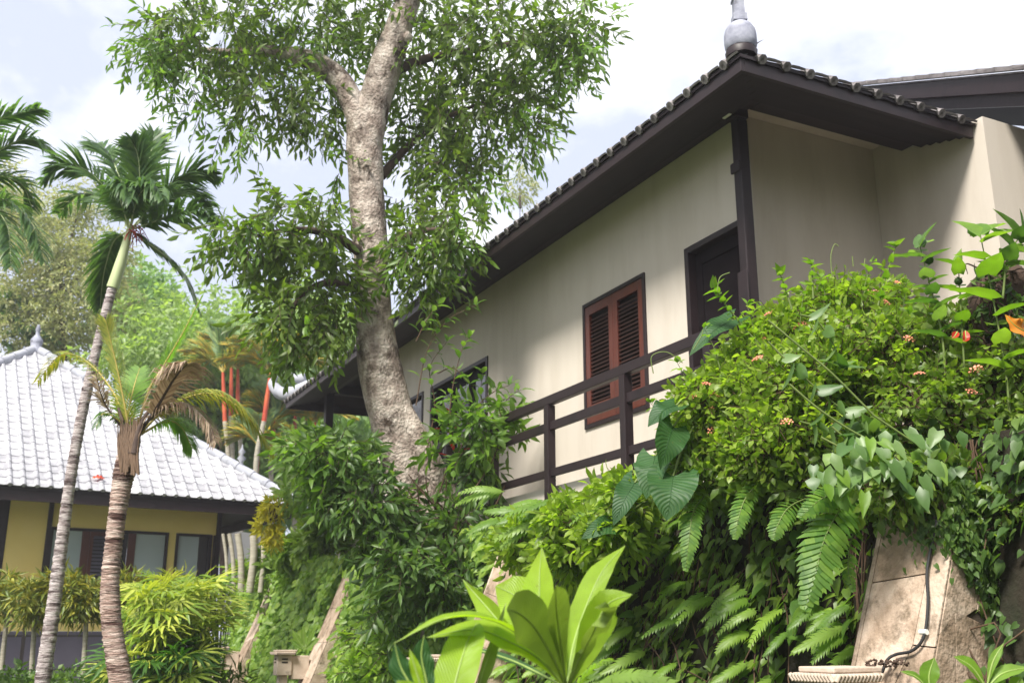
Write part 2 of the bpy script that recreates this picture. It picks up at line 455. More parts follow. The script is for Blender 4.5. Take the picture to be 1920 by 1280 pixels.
# ---- leaves
T_LANCE = (np.array([(0, 0, 0), (-.5, .34, .06), (0, .38, 0), (.5, .34, .06), (-.36, .70, -.02), (0, .72, -.08), (.36, .70, -.02), (0, 1, -.22)], float),
           [(0, 2, 1), (0, 3, 2), (1, 2, 5), (1, 5, 4), (2, 3, 6), (2, 6, 5), (4, 5, 7), (5, 6, 7)])
T_SIMPLE = (np.array([(0, 0, 0), (-.5, .42, .07), (0, .45, -.02), (.5, .42, .07), (0, 1, -.14)], float), [(0, 2, 1), (0, 3, 2), (1, 2, 4), (2, 3, 4)])
T_HEART = (np.array([(0, 0, 0), (-.32, -.14, .03), (-.5, .12, .08), (-.42, .45, .06), (0, .4, -.02), (.42, .45, .06), (.5, .12, .08), (.32, -.14, .03), (-.2, .75, -.02), (.2, .75, -.02), (0, 1.02, -.14)], float),
           [(0, 2, 1), (0, 4, 2), (2, 4, 3), (3, 4, 8), (4, 10, 8), (4, 9, 10), (4, 5, 9), (4, 6, 5), (0, 6, 4), (0, 7, 6)])

def nrm(a):
    return a / np.maximum(np.linalg.norm(a, axis=-1, keepdims=True), 1e-9)

def leaf_arrays(P, D, N, Ln, Wd, T):
    tv, tf = T; D = nrm(D); Sx = nrm(np.cross(D, N)); N = np.cross(Sx, D)
    n = len(P); k = len(tv)
    Ln = np.broadcast_to(np.asarray(Ln, float), (n,)); Wd = np.broadcast_to(np.asarray(Wd, float), (n,))
    X = P[:, None, :] + D[:, None, :] * (tv[None, :, 1, None] * Ln[:, None, None]) + Sx[:, None, :] * (tv[None, :, 0, None] * Wd[:, None, None]) + N[:, None, :] * (tv[None, :, 2, None] * Ln[:, None, None])
    F = (np.array(tf)[None] + (np.arange(n) * k)[:, None, None]).reshape(-1, 3)
    return X.reshape(-1, 3), F, len(tf)

def leaf_obj(name, P, D, N, Ln, Wd, T, mat, parent=None, origin=None, tint=None, kind='stuff'):
    off = np.array(ORI[parent.name]) if parent is not None else np.array(origin if origin is not None else (0, 0, 0), float)
    X, F, nf = leaf_arrays(P, D, N, Ln, Wd, T)
    if tint is None: tint = rng.random(len(P))
    me = trimesh(name, X - off, F, mat, tint=np.repeat(tint, nf))
    o = link(name, me, parent, None if parent is not None else off)
    if kind: o['kind'] = kind
    return o

def ell_pts(ells, n, shell=.5):
    """sample points in ellipsoids given as (x, y, rx, ry in photo pixels, Y, depth radius); returns points and outward directions"""
    w = np.array([(e[2] * e[3]) for e in ells], float); w /= w.sum()
    cnt = rng.multinomial(n, w); P = []; O = []
    for e, c in zip(ells, cnt):
        if not c: continue
        d = nrm(rng.normal(size=(c, 3))); r = (shell + (1 - shell) * rng.random(c)) ** .7
        q = d * r[:, None]
        rad = np.array([px(e[2], e[4]), e[5], px(e[3], e[4])])
        P.append(np.array(at(e[0], e[1], e[4])) + q * rad); O.append(d)
    return np.concatenate(P), np.concatenate(O)

def twig_leaves(P, O, per, tl, Ln, droop=.6, spread=.8, rnd=.5):
    """each twig starts at P, runs outward and down, with leaves either side; returns leaf arrays + twig segments"""
    n = len(P); TD = nrm(O * .6 + rng.normal(size=(n, 3)) * rnd + np.array([0, 0, -droop]))
    side = nrm(np.cross(TD, rng.normal(size=(n, 3)))); upv = np.cross(side, TD)
    LP = []; LD = []; LN = []
    for k in range(per):
        f = (k + .5) / per
        p = P + TD * (tl * f) + np.array([0, 0, -1]) * (tl * f * f * .25)
        sgn = 1 if k % 2 else -1
        ang = rng.normal(size=(n, 1)) * .5
        d = TD * .75 + side * sgn * spread + upv * ang * .8 + np.array([0, 0, -.35])
        if k == per - 1: d = TD + np.array([0, 0, -.3])
        LP.append(p); LD.append(nrm(d + rng.normal(size=(n, 3)) * .2)); LN.append(nrm(upv + np.array([0, 0, .6]) + rng.normal(size=(n, 3)) * .45))
    return np.concatenate(LP), np.concatenate(LD), np.concatenate(LN), TD

def twig_mesh(name, P, TD, tl, r, mat, parent, curve=.25):
    """thin three-sided twigs joined in one mesh"""
    n = len(P); side = nrm(np.cross(TD, np.array([.3, .5, 1.]))); up = np.cross(side, TD)
    off = np.array(ORI[parent.name]); segs = 3; X = []
    for s in range(segs + 1):
        f = s / segs; c = P + TD * (tl * f) + np.array([0, 0, -1]) * (tl * f * f * curve); rr = r * (1 - .7 * f)
        for k in range(3):
            a = 2 * PI * k / 3; X.append(c + (side * math.cos(a) + up * math.sin(a)) * rr)
    X = np.stack(X, 1)  # n, (segs+1)*3, 3
    tf = []
    for s in range(segs):
        for k in range(3):
            a, b, c, d = s * 3 + k, s * 3 + (k + 1) % 3, (s + 1) * 3 + (k + 1) % 3, (s + 1) * 3 + k
            tf += [(a, b, c), (a, c, d)]
    F = (np.array(tf)[None] + (np.arange(n) * X.shape[1])[:, None, None]).reshape(-1, 3)
    o = link(name, trimesh(name, X.reshape(-1, 3) - off, F, mat), parent); o['kind'] = 'stuff'
    return o

# ================================================================== GROUND
def ground_z(x, y):
    return 0.0
mb = MB()
mb.add([(-300, -200, 0), (300, -200, 0), (300, 500, 0), (-300, 500, 0)], [(0, 1, 2, 3)])
tag(mb.build('ground', M['grassg']), kind='structure')

# raised terrace behind the retaining wall, carrying the white house
mb = MB()
mb.hexa([H(-8, 4.72, .004), H(21.5, 4.72, .004), H(21.5, 26, .004), H(-8, 26, .004), H(-8, 4.86, 2.55), H(21.5, 4.86, 2.4), H(21.5, 26, 2.4), H(-8, 26, 2.55)])
tag(mb.build('terrace', M['soil'], origin=H(6, 10, 0)), kind='structure')

# retaining wall leaning back against the terrace
rw = thing('retaining_wall', H(9, 4.6, 0), 'leaning dark retaining wall overgrown with ferns below the white house', 'wall')
mb = MB()
mb.hexa([H(-8, 4.30, 0), H(21.4, 4.30, 0), H(21.4, 4.715, 0), H(-8, 4.715, 0), H(-8, 4.72, 2.6), H(21.4, 4.72, 2.45), H(21.4, 4.855, 2.45), H(-8, 4.855, 2.6)])
mb.build('wall_face', M['dirtwall'], rw)

# ================================================================== WHITE HOUSE
house = thing('white_house', H(6.5, 5.6, 2.9), 'cream plastered two storey house with dark timber eaves and tiled hip roof', 'house')
FLOOR = 2.95
WA = 5.60
def wall_with_holes(mb, u0, u1, v0, v1, z0, z1, holes):
    """wall running along u with rectangular openings (ua, ub, za, zb)"""
    us = sorted({u0, u1, *[h[0] for h in holes], *[h[1] for h in holes]})
    for a, b in zip(us[:-1], us[1:]):
        mid = (a + b) / 2; hs = sorted([h for h in holes if h[0] < mid < h[1]], key=lambda h: h[2]); z = z0
        for h in hs:
            if h[2] > z: mb.hbox(a, b, v0, v1, z, h[2])
            z = h[3]
        if z1 > z: mb.hbox(a, b, v0, v1, z, z1)
DOOR = (6.70, 7.58, FLOOR, 5.05); SHUT = (8.27, 9.51, 3.63, 5.04); LDOOR = (12.03, 14.05, FLOOR, 5.07); LWIN = (14.35, 15.2, 3.9, 5.07)
mb = MB(); wall_with_holes(mb, 6.64, 16.4, WA + .002, WA + .08, 2.4, 6.22, [DOOR, SHUT, LDOOR, LWIN])
mb.build('wall', M['plaster'], house)
mb = MB(); mb.hbox(6.92, 7.06, WA + .172, 7.498, 2.4, 6.218); mb.build('wall', M['plaster'], house)        # recessed side wall of the porch
mb = MB(); mb.hbox(16.25, 16.4, WA + .162, 10.5, 2.4, 6.2); mb.build('wall', M['plaster'], house)
mb = MB(); mb.hbox(7.78, 16.23, 10.3, 10.45, 2.4, 6.2); mb.build('wall', M['plaster'], house)
mb = MB(); mb.hbox(6.45, 16.6, 5.02, 10.5, 2.62, FLOOR - .004); mb.build('floor_slab', M['plaster'], house)
# beam on the wall head, both sides, with the post under the corner
mb = MB(); mb.hbox(6.36, 19.3, 5.44, 5.594, 6.02, 6.22); mb.build('beam', M['wood'], house, bevel=.006)
mb = MB(); mb.hbox(6.36, 6.52, 5.60, 7.46, 6.02, 6.20); mb.build('beam', M['wood'], house, bevel=.006)
post = MB()
PU = 6.555
post.hbox(PU, PU + .105, 5.49, 5.60, FLOOR, 5.94)
post.build('post', M['wood'], house, bevel=.012)
mb = MB(); mb.hbox(PU - .015, PU + .12, 5.47, 5.487, FLOOR, 4.5); mb.build('post_plinth', M['wood'], house, bevel=.008)
mb = MB(); mb.hbox(PU - .012, PU + .117, 5.462, 5.487, 5.42, 5.52); mb.build('post_band', M['wood'], house, bevel=.012)
mb = MB(); mb.hbox(PU + .01, PU + .11, 5.405, 5.435, 5.955, 6.012); mb.build('post_cap', M['clip'], house, bevel=.004, label='small white cap on the post head')
mb = MB(); mb.hbox(PU - .02, PU + .125, 5.45, 5.595, 5.945, 6.018); mb.build('post_head', M['wood'], house)

# shutter window
sw = MB()
u0, u1, z0, z1 = SHUT
f = .045
sw.hbox(u0, u0 + f, WA - .02, WA + .1, z0, z1); sw.hbox(u1 - f, u1, WA - .02, WA + .1, z0, z1)
sw.hbox(u0 + f, u1 - f, WA - .02, WA + .1, z1 - f, z1); sw.hbox(u0 + f, u1 - f, WA - .02, WA + .1, z0, z0 + f)
win = sw.build('window', M['wood'], house, label='red brown louvered shutter window with a dark frame', bevel=.004)
mid = (u0 + u1) / 2
louvmesh = None
for a, b in ((u0 + f + .004, mid - .003), (mid + .003, u1 - f - .004)):
    leafp = MB(); st = .085; zt, zb = z1 - f - .004, z0 + f + .004
    leafp.hbox(a, a + st, WA - .012, WA + .03, zb, zt); leafp.hbox(b - st, b, WA - .012, WA + .03, zb, zt)
    leafp.hbox(a + st, b - st, WA - .012, WA + .03, zt - .10, zt); leafp.hbox(a + st, b - st, WA - .012, WA + .03, zb, zb + .20)
    leafp.build('shutter', M['shutter'], win, bevel=.003)
    zz = zb + .23; n = 22; dz = (zt - .13 - zb - .22) / n
    if louvmesh is None:
        wl = (b - st - .002) - (a + st + .002)
        lm = MB(); c, s_ = math.cos(.75), math.sin(.75)
        pr = [(-.004, -.02), (.004, -.02), (.004, .022), (-.004, .022)]
        def lp(uu, q): return U * uu + V * (q[0] * c + q[1] * s_) + Z * (-q[0] * s_ + q[1] * c) * 1.0
        lm.hexa([lp(0, pr[0]), lp(wl, pr[0]), lp(wl, pr[1]), lp(0, pr[1]), lp(0, pr[3]), lp(wl, pr[3]), lp(wl, pr[2]), lp(0, pr[2])])
        louvmesh = lm.mesh('louver', M['louver'])
    for i in range(n):
        place('louver', louvmesh, win, Matrix.Translation(H(a + st + .002, WA + .012, zz + dz * i)))
mb = MB(); mb.hbox(u0 + f, u1 - f, WA + .08, WA + .1, z0 + f, z1 - f); mb.build('backing', M['darkroom'], win)

# right door beside the post
def door(hole, opened, panes=1, lab=None):
    u0, u1, z0, z1 = hole; f = .06; m_ = MB()
    m_.hbox(u0, u0 + f, WA - .015, WA + .13, z0, z1); m_.hbox(u1 - f, u1, WA - .015, WA + .13, z0, z1); m_.hbox(u0 + f, u1 - f, WA - .015, WA + .13, z1 - f, z1)
    d = m_.build('door', M['wood'], house, bevel=.005, label=lab); w = (u1 - u0 - 2 * f) / panes
    for i in range(panes):
        a = u0 + f + w * i + .003; b = a + w - .006; q = MB(); s = .09
        q.hbox(a, a + s, WA + .07, WA + .11, z0 + .01, z1 - f - .003); q.hbox(b - s, b, WA + .07, WA + .11, z0 + .01, z1 - f - .003)
        q.hbox(a + s, b - s, WA + .07, WA + .11, z1 - f - .13, z1 - f - .003); q.hbox(a + s, b - s, WA + .07, WA + .11, z0 + .01, z0 + .25)
        q.hbox(a + s, b - s, WA + .07, WA + .11, z0 + .95, z0 + 1.05)
        q.build('door_leaf', M['doorwood'], d, bevel=.004)
        g = MB(); g.hbox(a + s, b - s, WA + .082, WA + .09, z0 + .25, z0 + .95); g.hbox(a + s, b - s, WA + .085, WA + .095, z0 + 1.05, z1 - f - .13)
        g.build('pane', M['glass'] if opened else M['doorwood'], d)
    hb = MB(); hb.tube([H(u0 + f + .05, WA + .05, z0 + .98), H(u0 + f + .05, WA + .05, z0 + 1.12)], .009, 6); hb.build('handle', M['ridge'], d)
    return d
door(DOOR, False, 1, 'dark panelled door beside the corner post')
door(LDOOR, True, 3, 'dark glazed balcony doors behind the tree')
u0, u1, z0, z1 = LWIN; m_ = MB(); f = .05
m_.hbox(u0, u0 + f, WA - .015, WA + .1, z0, z1); m_.hbox(u1 - f, u1, WA - .015, WA + .1, z0, z1); m_.hbox(u0 + f, u1 - f, WA - .015, WA + .1, z1 - f, z1); m_.hbox(u0 + f, u1 - f, WA - .015, WA + .1, z0, z0 + f)
w2 = m_.build('window', M['wood'], house); g = MB(); g.hbox(u0 + f, u1 - f, WA + .05, WA + .06, z0 + f, z1 - f); g.build('pane', M['glass'], w2)

# hip roof: eave corner near the camera, long eave to the left, short one to the right
EU, EV, EZ = 5.70, 4.84, 5.97
LU, RV = 19.95, 7.495
PITCHR = math.radians(30); tp = math.tan(PITCHR)
run = 3.3
rz = EZ + run * tp
deck = MB()
top = [H(EU + run, EV + run, rz), H(LU - run, EV + run, rz)]
A0, A1 = H(EU, EV, EZ), H(LU, EV, EZ)
dn = Z * -.03
deck.extrude([A0 + dn, A1 + dn, top[1] + dn, top[0] + dn], Z * -.03)
deck.extrude([H(EU, RV, EZ) + dn, A0 + dn + V * .002, top[0] + dn, H(EU + run, RV, rz) + dn], Z * -.03)
deck.extrude([A1 + dn, H(LU, EV + 2 * run, EZ) + dn, top[1] + dn], Z * -.03)
deck.extrude([top[0] + dn, top[1] + dn, H(LU, EV + 2 * run, EZ) + dn, H(EU + run, EV + 2 * run, EZ) + dn], Z * -.03)
roof = deck.build('roof', M['soffit'], house)
# fascia boards along the eaves and flat boarded soffits
fas = MB(); fas.hbox(EU + .02, LU - .02, EV + .02, EV + .055, EZ - .17, EZ - .03); fas.build('fascia', M['wood'], roof, bevel=.004)
fas = MB(); fas.hbox(EU + .02, EU + .055, EV + .057, RV - .02, EZ - .17, EZ - .03); fas.build('fascia', M['wood'], roof, bevel=.004)
fas = MB(); fas.hbox(LU - .055, LU - .02, EV + .057, EV + 2 * run - .1, EZ - .17, EZ - .03); fas.build('fascia', M['wood'], roof, bevel=.004)
nb = 5; w = (5.44 - EV - .058) / nb
for i in range(nb):
    v0 = EV + .058 + i * w; ma = MB(); zz = EZ - .12 + i * .028
    ma.hbox(EU + .06 + i * w, LU - .06, v0 + .003, v0 + w - .003, zz, zz + .02); ma.build('soffit_board', M['soffit'], roof)
    u0 = EU + .058 + i * w; ma = MB()
    if u0 + w < 6.36:
        ma.hbox(u0 + .003, u0 + w - .003, EV + .06 + (i + 1) * w, RV - .03, zz, zz + .02); ma.build('soffit_board', M['soffit'], roof)
ceil = MB(); ceil.hbox(6.2, 8.3, 5.68, 7.499, 6.222, 6.25); ceil.build('porch_ceiling', M['plaster'], house)
ceil = MB(); ceil.hbox(8.302, 19.6, 5.60, 7.48, 6.225, 6.25); ceil.hbox(16.5, 19.6, 7.481, 11.2, 6.225, 6.25); ceil.build('ceiling', M['soffit'], house)
# verandah posts and beams at the far open end
for vv in (5.45, 10.2):
    ma = MB(); ma.hbox(19.1, 19.26, vv, vv + .15, 2.5, 6.02); ma.build('post', M['wood'], house, bevel=.01)
ma = MB(); ma.hbox(19.12, 19.28, 5.6, 10.8, 6.02, 6.20); ma.build('beam', M['wood'], house, bevel=.006)

def pantile(name, w=.25, l=.32):
    """one tile: flat pan with a rolled edge, with thickness at its front"""
    prof = [(0, .0), (.30, -.004), (.55, .0), (.64, .030), (.76, .045), (.88, .036), (1.0, .004)]
    m_ = MB(); n = len(prof); vs = []
    for (y, dz) in ((0, .022), (l * 1.12, 0)):
        for (x, z) in prof: vs.append((x * w * 1.02, y, z + dz))
    for (x, z) in prof: vs.append((x * w * 1.02, 0, z + .004))
    fs = [(i, i + 1, n + i + 1, n + i) for i in range(n - 1)] + [(2 * n + i, 2 * n + i + 1, i + 1, i) for i in range(n - 1)]
    m_.add([Vector(v) for v in vs], fs)
    # round closed nose under the roll
    return m_

def capmesh(r=.036, l=.10):
    m_ = MB(); n = 8; m_.tube([(0, -.012, 0), (0, l, 0)], r, n); return m_

def frame(o, x, y):
    x = Vector(x).normalized(); y = Vector(y).normalized(); z = x.cross(y).normalized()
    return Matrix(((x.x, y.x, z.x, o.x), (x.y, y.y, z.y, o.y), (x.z, y.z, z.z, o.z), (0, 0, 0, 1)))

def tiled_face(parent, P0, ex, ey, length, rows, w, l, inside, limit_fn, nose='tile'):
    """lay tiles on the plane P0 + ex*a + ey*b; those for which limit_fn is true are single parts, the others are joined"""
    pm = pantile('t', w, l); me = pm.mesh('tile', M['tile'])
    cap = MB(); cap.v = list(pm.v); cap.f = list(pm.f); cap.sm = list(pm.sm)
    cm = capmesh(.17 * w, l * .3)
    cap.add([Vector((p.x + .77 * w, p.y, p.z + .032)) for p in cm.v], cm.f, False)
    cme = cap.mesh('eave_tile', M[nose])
    rest = MB(); nparts = 0
    ez = Vector(ex).cross(Vector(ey)).normalized()
    if ez.z < 0: ez = -ez
    cols = int(length / w)
    for r in range(rows):
        for c in range(cols):
            a, b = c * w, r * l
            if not inside(a + w * .5, b + l * .5): continue
            o = P0 + ex * a + ey * (b - .03) + ez * (.004 + .004 * random.random())
            mt = frame(o, ex, ey + ez * .03 + ex * random.uniform(-.012, .012))
            if limit_fn(a, b, r) and nparts < 295:
                place('tile', cme if r == 0 else me, parent, mt); nparts += 1
            else:
                src = cap if r == 0 else pm
                rest.add([mt @ p for p in src.v], src.f)
    if rest.v: rest.build('tile_field', M['tile'], parent, kind='stuff')
    return nparts

up_a = (V + Z * tp).normalized(); slope_len = run / math.cos(PITCHR)
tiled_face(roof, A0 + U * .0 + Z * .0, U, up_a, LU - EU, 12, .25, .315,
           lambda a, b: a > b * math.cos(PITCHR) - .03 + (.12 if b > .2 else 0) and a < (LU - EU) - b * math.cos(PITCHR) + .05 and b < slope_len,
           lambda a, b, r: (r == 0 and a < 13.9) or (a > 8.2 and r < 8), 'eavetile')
up_d = (U + Z * tp).normalized()
# the short face: columns run from the corner to the right
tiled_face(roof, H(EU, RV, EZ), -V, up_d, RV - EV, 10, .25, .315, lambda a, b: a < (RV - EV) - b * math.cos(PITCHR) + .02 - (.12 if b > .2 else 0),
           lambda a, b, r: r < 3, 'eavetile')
# hip ridge tiles from both corners
def ridge_run(parent, p, q, n, r=.085, mat='ridge'):
    for i in range(n):
        a = p.lerp(q, i / n); b = p.lerp(q, (i + 1.08) / n); m_ = MB()
        m_.tube([a + Z * .03, b + Z * .02], [r * 1.06, r * .94], 9); m_.build('ridge_tile', M[mat], parent)
ridge_run(roof, H(EU + .05, EV + .05, EZ + .04), top[0] + Z * .03, 12)
ridge_run(roof, H(LU - .1, EV + .1, EZ + .05), top[1] + Z * .03, 12)
# finial on the near corner: squat bell with a stepped square stem
fb = H(EU + .10, EV + .10, EZ + .06)
fin = MB()
fin.lathe(fb, [(.125, -.05), (.13, 0), (.118, .02)], 10)
fo = fin.build('finial_base', M['wood'], roof)
b2 = MB(); b2.lathe(fb + Z * .02, [(.118, 0), (.128, .02), (.132, .06), (.130, .13), (.122, .17), (.10, .21), (.072, .235), (.05, .25)], 20); b2.build('finial', M['finial'], roof)
st = MB()
for r_, za, zb in ((.062, .27, .33), (.047, .331, .47), (.056, .471, .50), (.036, .501, .60), (.02, .601, .70)):
    st.lathe(fb, [(r_ * 1.3, za), (r_ * 1.25, zb)], 4)
st.build('finial_stem', M['finial'], roof)
# curled ridge ornament on the far corner
co = H(LU - .1, EV + .1, EZ + .12); m_ = MB()
tipd = (-V + U).normalized()
m_.tube(crom([co - tipd * .5 + Z * .18, co, co + tipd * .28 + Z * .06, co + tipd * .45 + Z * .25, co + tipd * .36 + Z * .40], 5), lerp_list([.12, .15, .13, .09, .04], 21), 9, jit=.08)
m_.tube(crom([co - tipd * .3 + Z * .3, co - tipd * .1 + Z * .3, co - tipd * .0 + Z * .45], 4), [.09, .1, .1, .09, .08, .07, .06, .05, .03], 8, jit=.1)
m_.build('ridge_ornament', M['ridge'], roof)

# balcony railing, turning into the wall at its right end
rail = thing('balcony_railing', H(6.42, 4.93, FLOOR), 'dark brown timber balcony railing in front of the shuttered window', 'railing')
RT = 3.85
for za, zb in ((RT - .095, RT), (RT - .36, RT - .27), (3.02, 3.10)):
    m_ = MB(); m_.hbox(6.35, 16.2, 4.895 if zb == RT else 4.91, 4.965 if zb == RT else 4.95, za, zb); m_.build('rail', M['wood'], rail, bevel=.006)
    m_ = MB(); m_.hbox(6.37, 6.43, 4.967 if zb == RT else 4.952, 5.43, za, zb - .003); m_.build('rail', M['wood'], rail, bevel=.006)
for uu in (6.40, 7.66, 9.10, 10.42, 11.75, 13.1, 14.5, 15.9):
    m_ = MB(); zz = RT - .098
    m_.hbox(uu - .045, uu + .045, 4.885, 4.975, 2.55, zz); m_.build('railing_post', M['wood'], rail, bevel=.006)

# right wing of the house behind the weeds
VB = 7.5
def isect(x, y, u=None, v=None):
    o = Vector((0, 0, EYE)); d = at(x, y, 1.0) - o
    t = (u - o.dot(U)) / d.dot(U) if u is not None else (v - o.dot(V)) / d.dot(V)
    return o + d * t
oc = isect(1842, 220, v=VB); ocu = oc.dot(U); ocz = oc.z
wing = thing('house_wing', H(5.2, 7.6, 2.9), 'cream plastered side wing with dark gable boards at the right edge', 'building')
m_ = MB(); m_.hbox(ocu, ocu + .45, VB, VB + .15, 2.4, ocz + .01); m_.hbox(ocu + .45, 6.3, VB, VB + .15, 2.4, 5.98); m_.hbox(6.3, 8.2, VB, VB + .15, 2.4, 6.29); m_.build('wall', M['plaster'], wing)
m_ = MB(); m_.hbox(ocu, ocu + .15, VB + .151, 13, 2.4, ocz + .01); m_.build('wall', M['plaster'], wing)
# its roof edge runs from behind the main eave out over the wing corner
W1 = isect(1640, 160, v=8.3); W2 = isect(1925, 133, u=ocu - .45)
WD = (W2 - W1); WE = W1 + WD * 1.35; W0 = W1 - WD * .35
wdir = WD.normalized(); wn = Vector((-wdir.y, wdir.x, 0)).normalized()
if wn.dot(V) < 0: wn = -wn
def edge(name, off, th, dz0, dz1, mat):
    q = MB(); a, b = W0 + wn * off, WE + wn * off
    q.hexa([a + Z * dz0, b + Z * dz0, b + wn * th + Z * dz0, a + wn * th + Z * dz0, a + Z * dz1, b + Z * dz1, b + wn * th + Z * dz1, a + wn * th + Z * dz1])
    return q.build(name, M[mat], wing, bevel=.004)
edge('fascia_board', 0, .05, -.20, -.02, 'wood')
edge('fascia_board', .055, .05, -.33, -.12, 'wood')
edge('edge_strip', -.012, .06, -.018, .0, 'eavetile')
q = MB(); a, b = W0 + wn * .02, WE + wn * .02; r_ = wn * 7 + Z * .9
q.extrude([a + Z * .003, b + Z * .003, b + r_, a + r_], Z * -.03); q.build('roof', M['soffit'], wing)
q = MB(); a, b = W0 + wn * .11 + Z * -.31, WE + wn * .11 + Z * -.31; q.extrude([a, b, b + wn * 7, a + wn * 7], Z * .02); q.build('soffit', M['doorwood'], wing)
nt_ = 17
for i in range(nt_):
    a = W0.lerp(WE, i / nt_) - wn * .04 + Z * .012; b = W0.lerp(WE, (i + 1.07) / nt_) - wn * .04 + Z * .012; r_ = (wn + Z * .15).normalized() * .3; q = MB()
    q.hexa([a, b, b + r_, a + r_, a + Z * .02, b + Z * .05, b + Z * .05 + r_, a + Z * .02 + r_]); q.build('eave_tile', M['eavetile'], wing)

# ================================================================== BUTTRESSES with stone cladding and bracket boxes
def buttress(uc, label, zt=2.5, w=.50, full=False):
    b = thing('buttress', H(uc, 4.3, 0), label, 'buttress', 'leaning stone clad buttresses of the retaining wall')
    def fv(z): return 4.30 - .40 * (1.8 - z)     # leaning front
    core = MB(); c = .012; u0, u1 = uc - w / 2, uc + w / 2
    core.hexa([H(u0 + c, fv(0) + c, 0), H(u1 - c, fv(0) + c, 0), H(u1 - c, 4.66, 0), H(u0 + c, 4.66, 0), H(u0 + c, fv(zt) + c, zt - c), H(u1 - c, fv(zt) + c, zt - c), H(u1 - c, 4.70, zt - c), H(u0 + c, 4.70, zt - c)])
    core.build('core', M['mortar'], b)
    g = .0035
    def slab_front(poly):   # poly in (s across 0..1 from +u edge, z)
        pts = [H(u1 - s * w, fv(z) + .012, z) for s, z in poly]
        cx = sum((p for p in pts), Vector()) / len(pts)
        pts = [p + (cx - p).normalized() * g for p in pts]
        q = MB(); q.extrude(pts, (-V * .93 + Z * -.37) * -.0 + (-V) * .014 + Z * 0); q.build('stone_slab', M['slab'], b, bevel=.003)
    # front face: irregular crazy joints, s runs left to right in the picture
    rows = [0, .45, .78, 1.12, 1.56, 1.95, zt]
    jl = [(.62, .5), (.55, .5), (.52, .8), (.60, .55), (.58, .6), (.6, .5)]
    if full:
        F_ = [[(0, 0), (.60, 0), (.62, .40), (0, .42)], [(.60, 0), (1, 0), (1, .40), (.62, .40)],
              [(0, .42), (.62, .40), (.64, .86), (.50, 1.16), (0, 1.12)], [(.62, .40), (1, .40), (1, .84), (.64, .86)],
              [(.64, .86), (1, .84), (1, 1.44), (.72, 1.45), (.50, 1.16)],
              [(0, 1.12), (.50, 1.16), (.72, 1.45), (.74, 1.80), (0, 1.77)], [(.72, 1.45), (1, 1.44), (1, 1.95), (.80, 1.96), (.74, 1.80)],
              [(0, 1.77), (.74, 1.80), (.80, 1.96), (.62, zt), (0, zt)], [(.80, 1.96), (1, 1.95), (1, zt), (.62, zt)]]
    else:
        F_ = []; zs = [0, .5, .95, 1.4, 1.85, zt]
        for i in range(5):
            k_ = random.uniform(-.07, .07); F_.append([(0, zs[i] + (0 if i == 0 else k0)), (1, zs[i] - (0 if i == 0 else k0)), (1, zs[i + 1] - (k_ if i < 4 else 0)), (0, zs[i + 1] + (k_ if i < 4 else 0))]); k0 = k_
    for p in F_: slab_front(p)
    # side facing the camera: crazy paving of a wedge, in (v, z)
    def side(poly):
        pts = [H(u0 + .012, v_, z_) for v_, z_ in poly]; cx = sum((p for p in pts), Vector()) / len(pts)
        pts = [p + (cx - p).normalized() * g for p in pts]; q = MB(); q.extrude(pts, -U * .014); q.build('stone_slab', M['slab'], b, bevel=.003)
    vb = 4.66; e = .016
    zc = [0, .5, 1.0, 1.5, 2.0, zt]
    prev = (.5, 0)
    for i in range(5):
        za, zb = zc[i], zc[i + 1]; fa, fb_ = fv(za) + e, fv(zb) + e
        j = .12 if i % 2 else -.08
        s_ = .45 + (.15 if i % 2 else -.1)
        ma = (fa + (vb - fa) * s_, za + (j if i else 0)); t_ = s_ + (.12 if i % 2 else -.08)
        jb = (-.08 if i % 2 else .12) if i < 4 else 0
        mb_ = (fb_ + (vb - fb_) * t_, zb + jb)
        sprev = .45 + (.15 if i % 2 else -.1)
        side([(fa, za), ma, mb_, (fb_, zb)]); side([ma, (vb, za), (vb, zb), mb_])
    # edge trim strip
    q = MB(); q.hexa([H(u1 + .001, fv(0) - .002, 0), H(u1 + .03, fv(0) - .002, 0), H(u1 + .03, 4.3, 0), H(u1 + .001, 4.3, 0), H(u1 + .001, fv(zt) - .002, zt), H(u1 + .03, fv(zt) - .002, zt), H(u1 + .03, 4.64, zt), H(u1 + .001, 4.64, zt)])
    q.build('edge_slab', M['slab'], b)
    return b
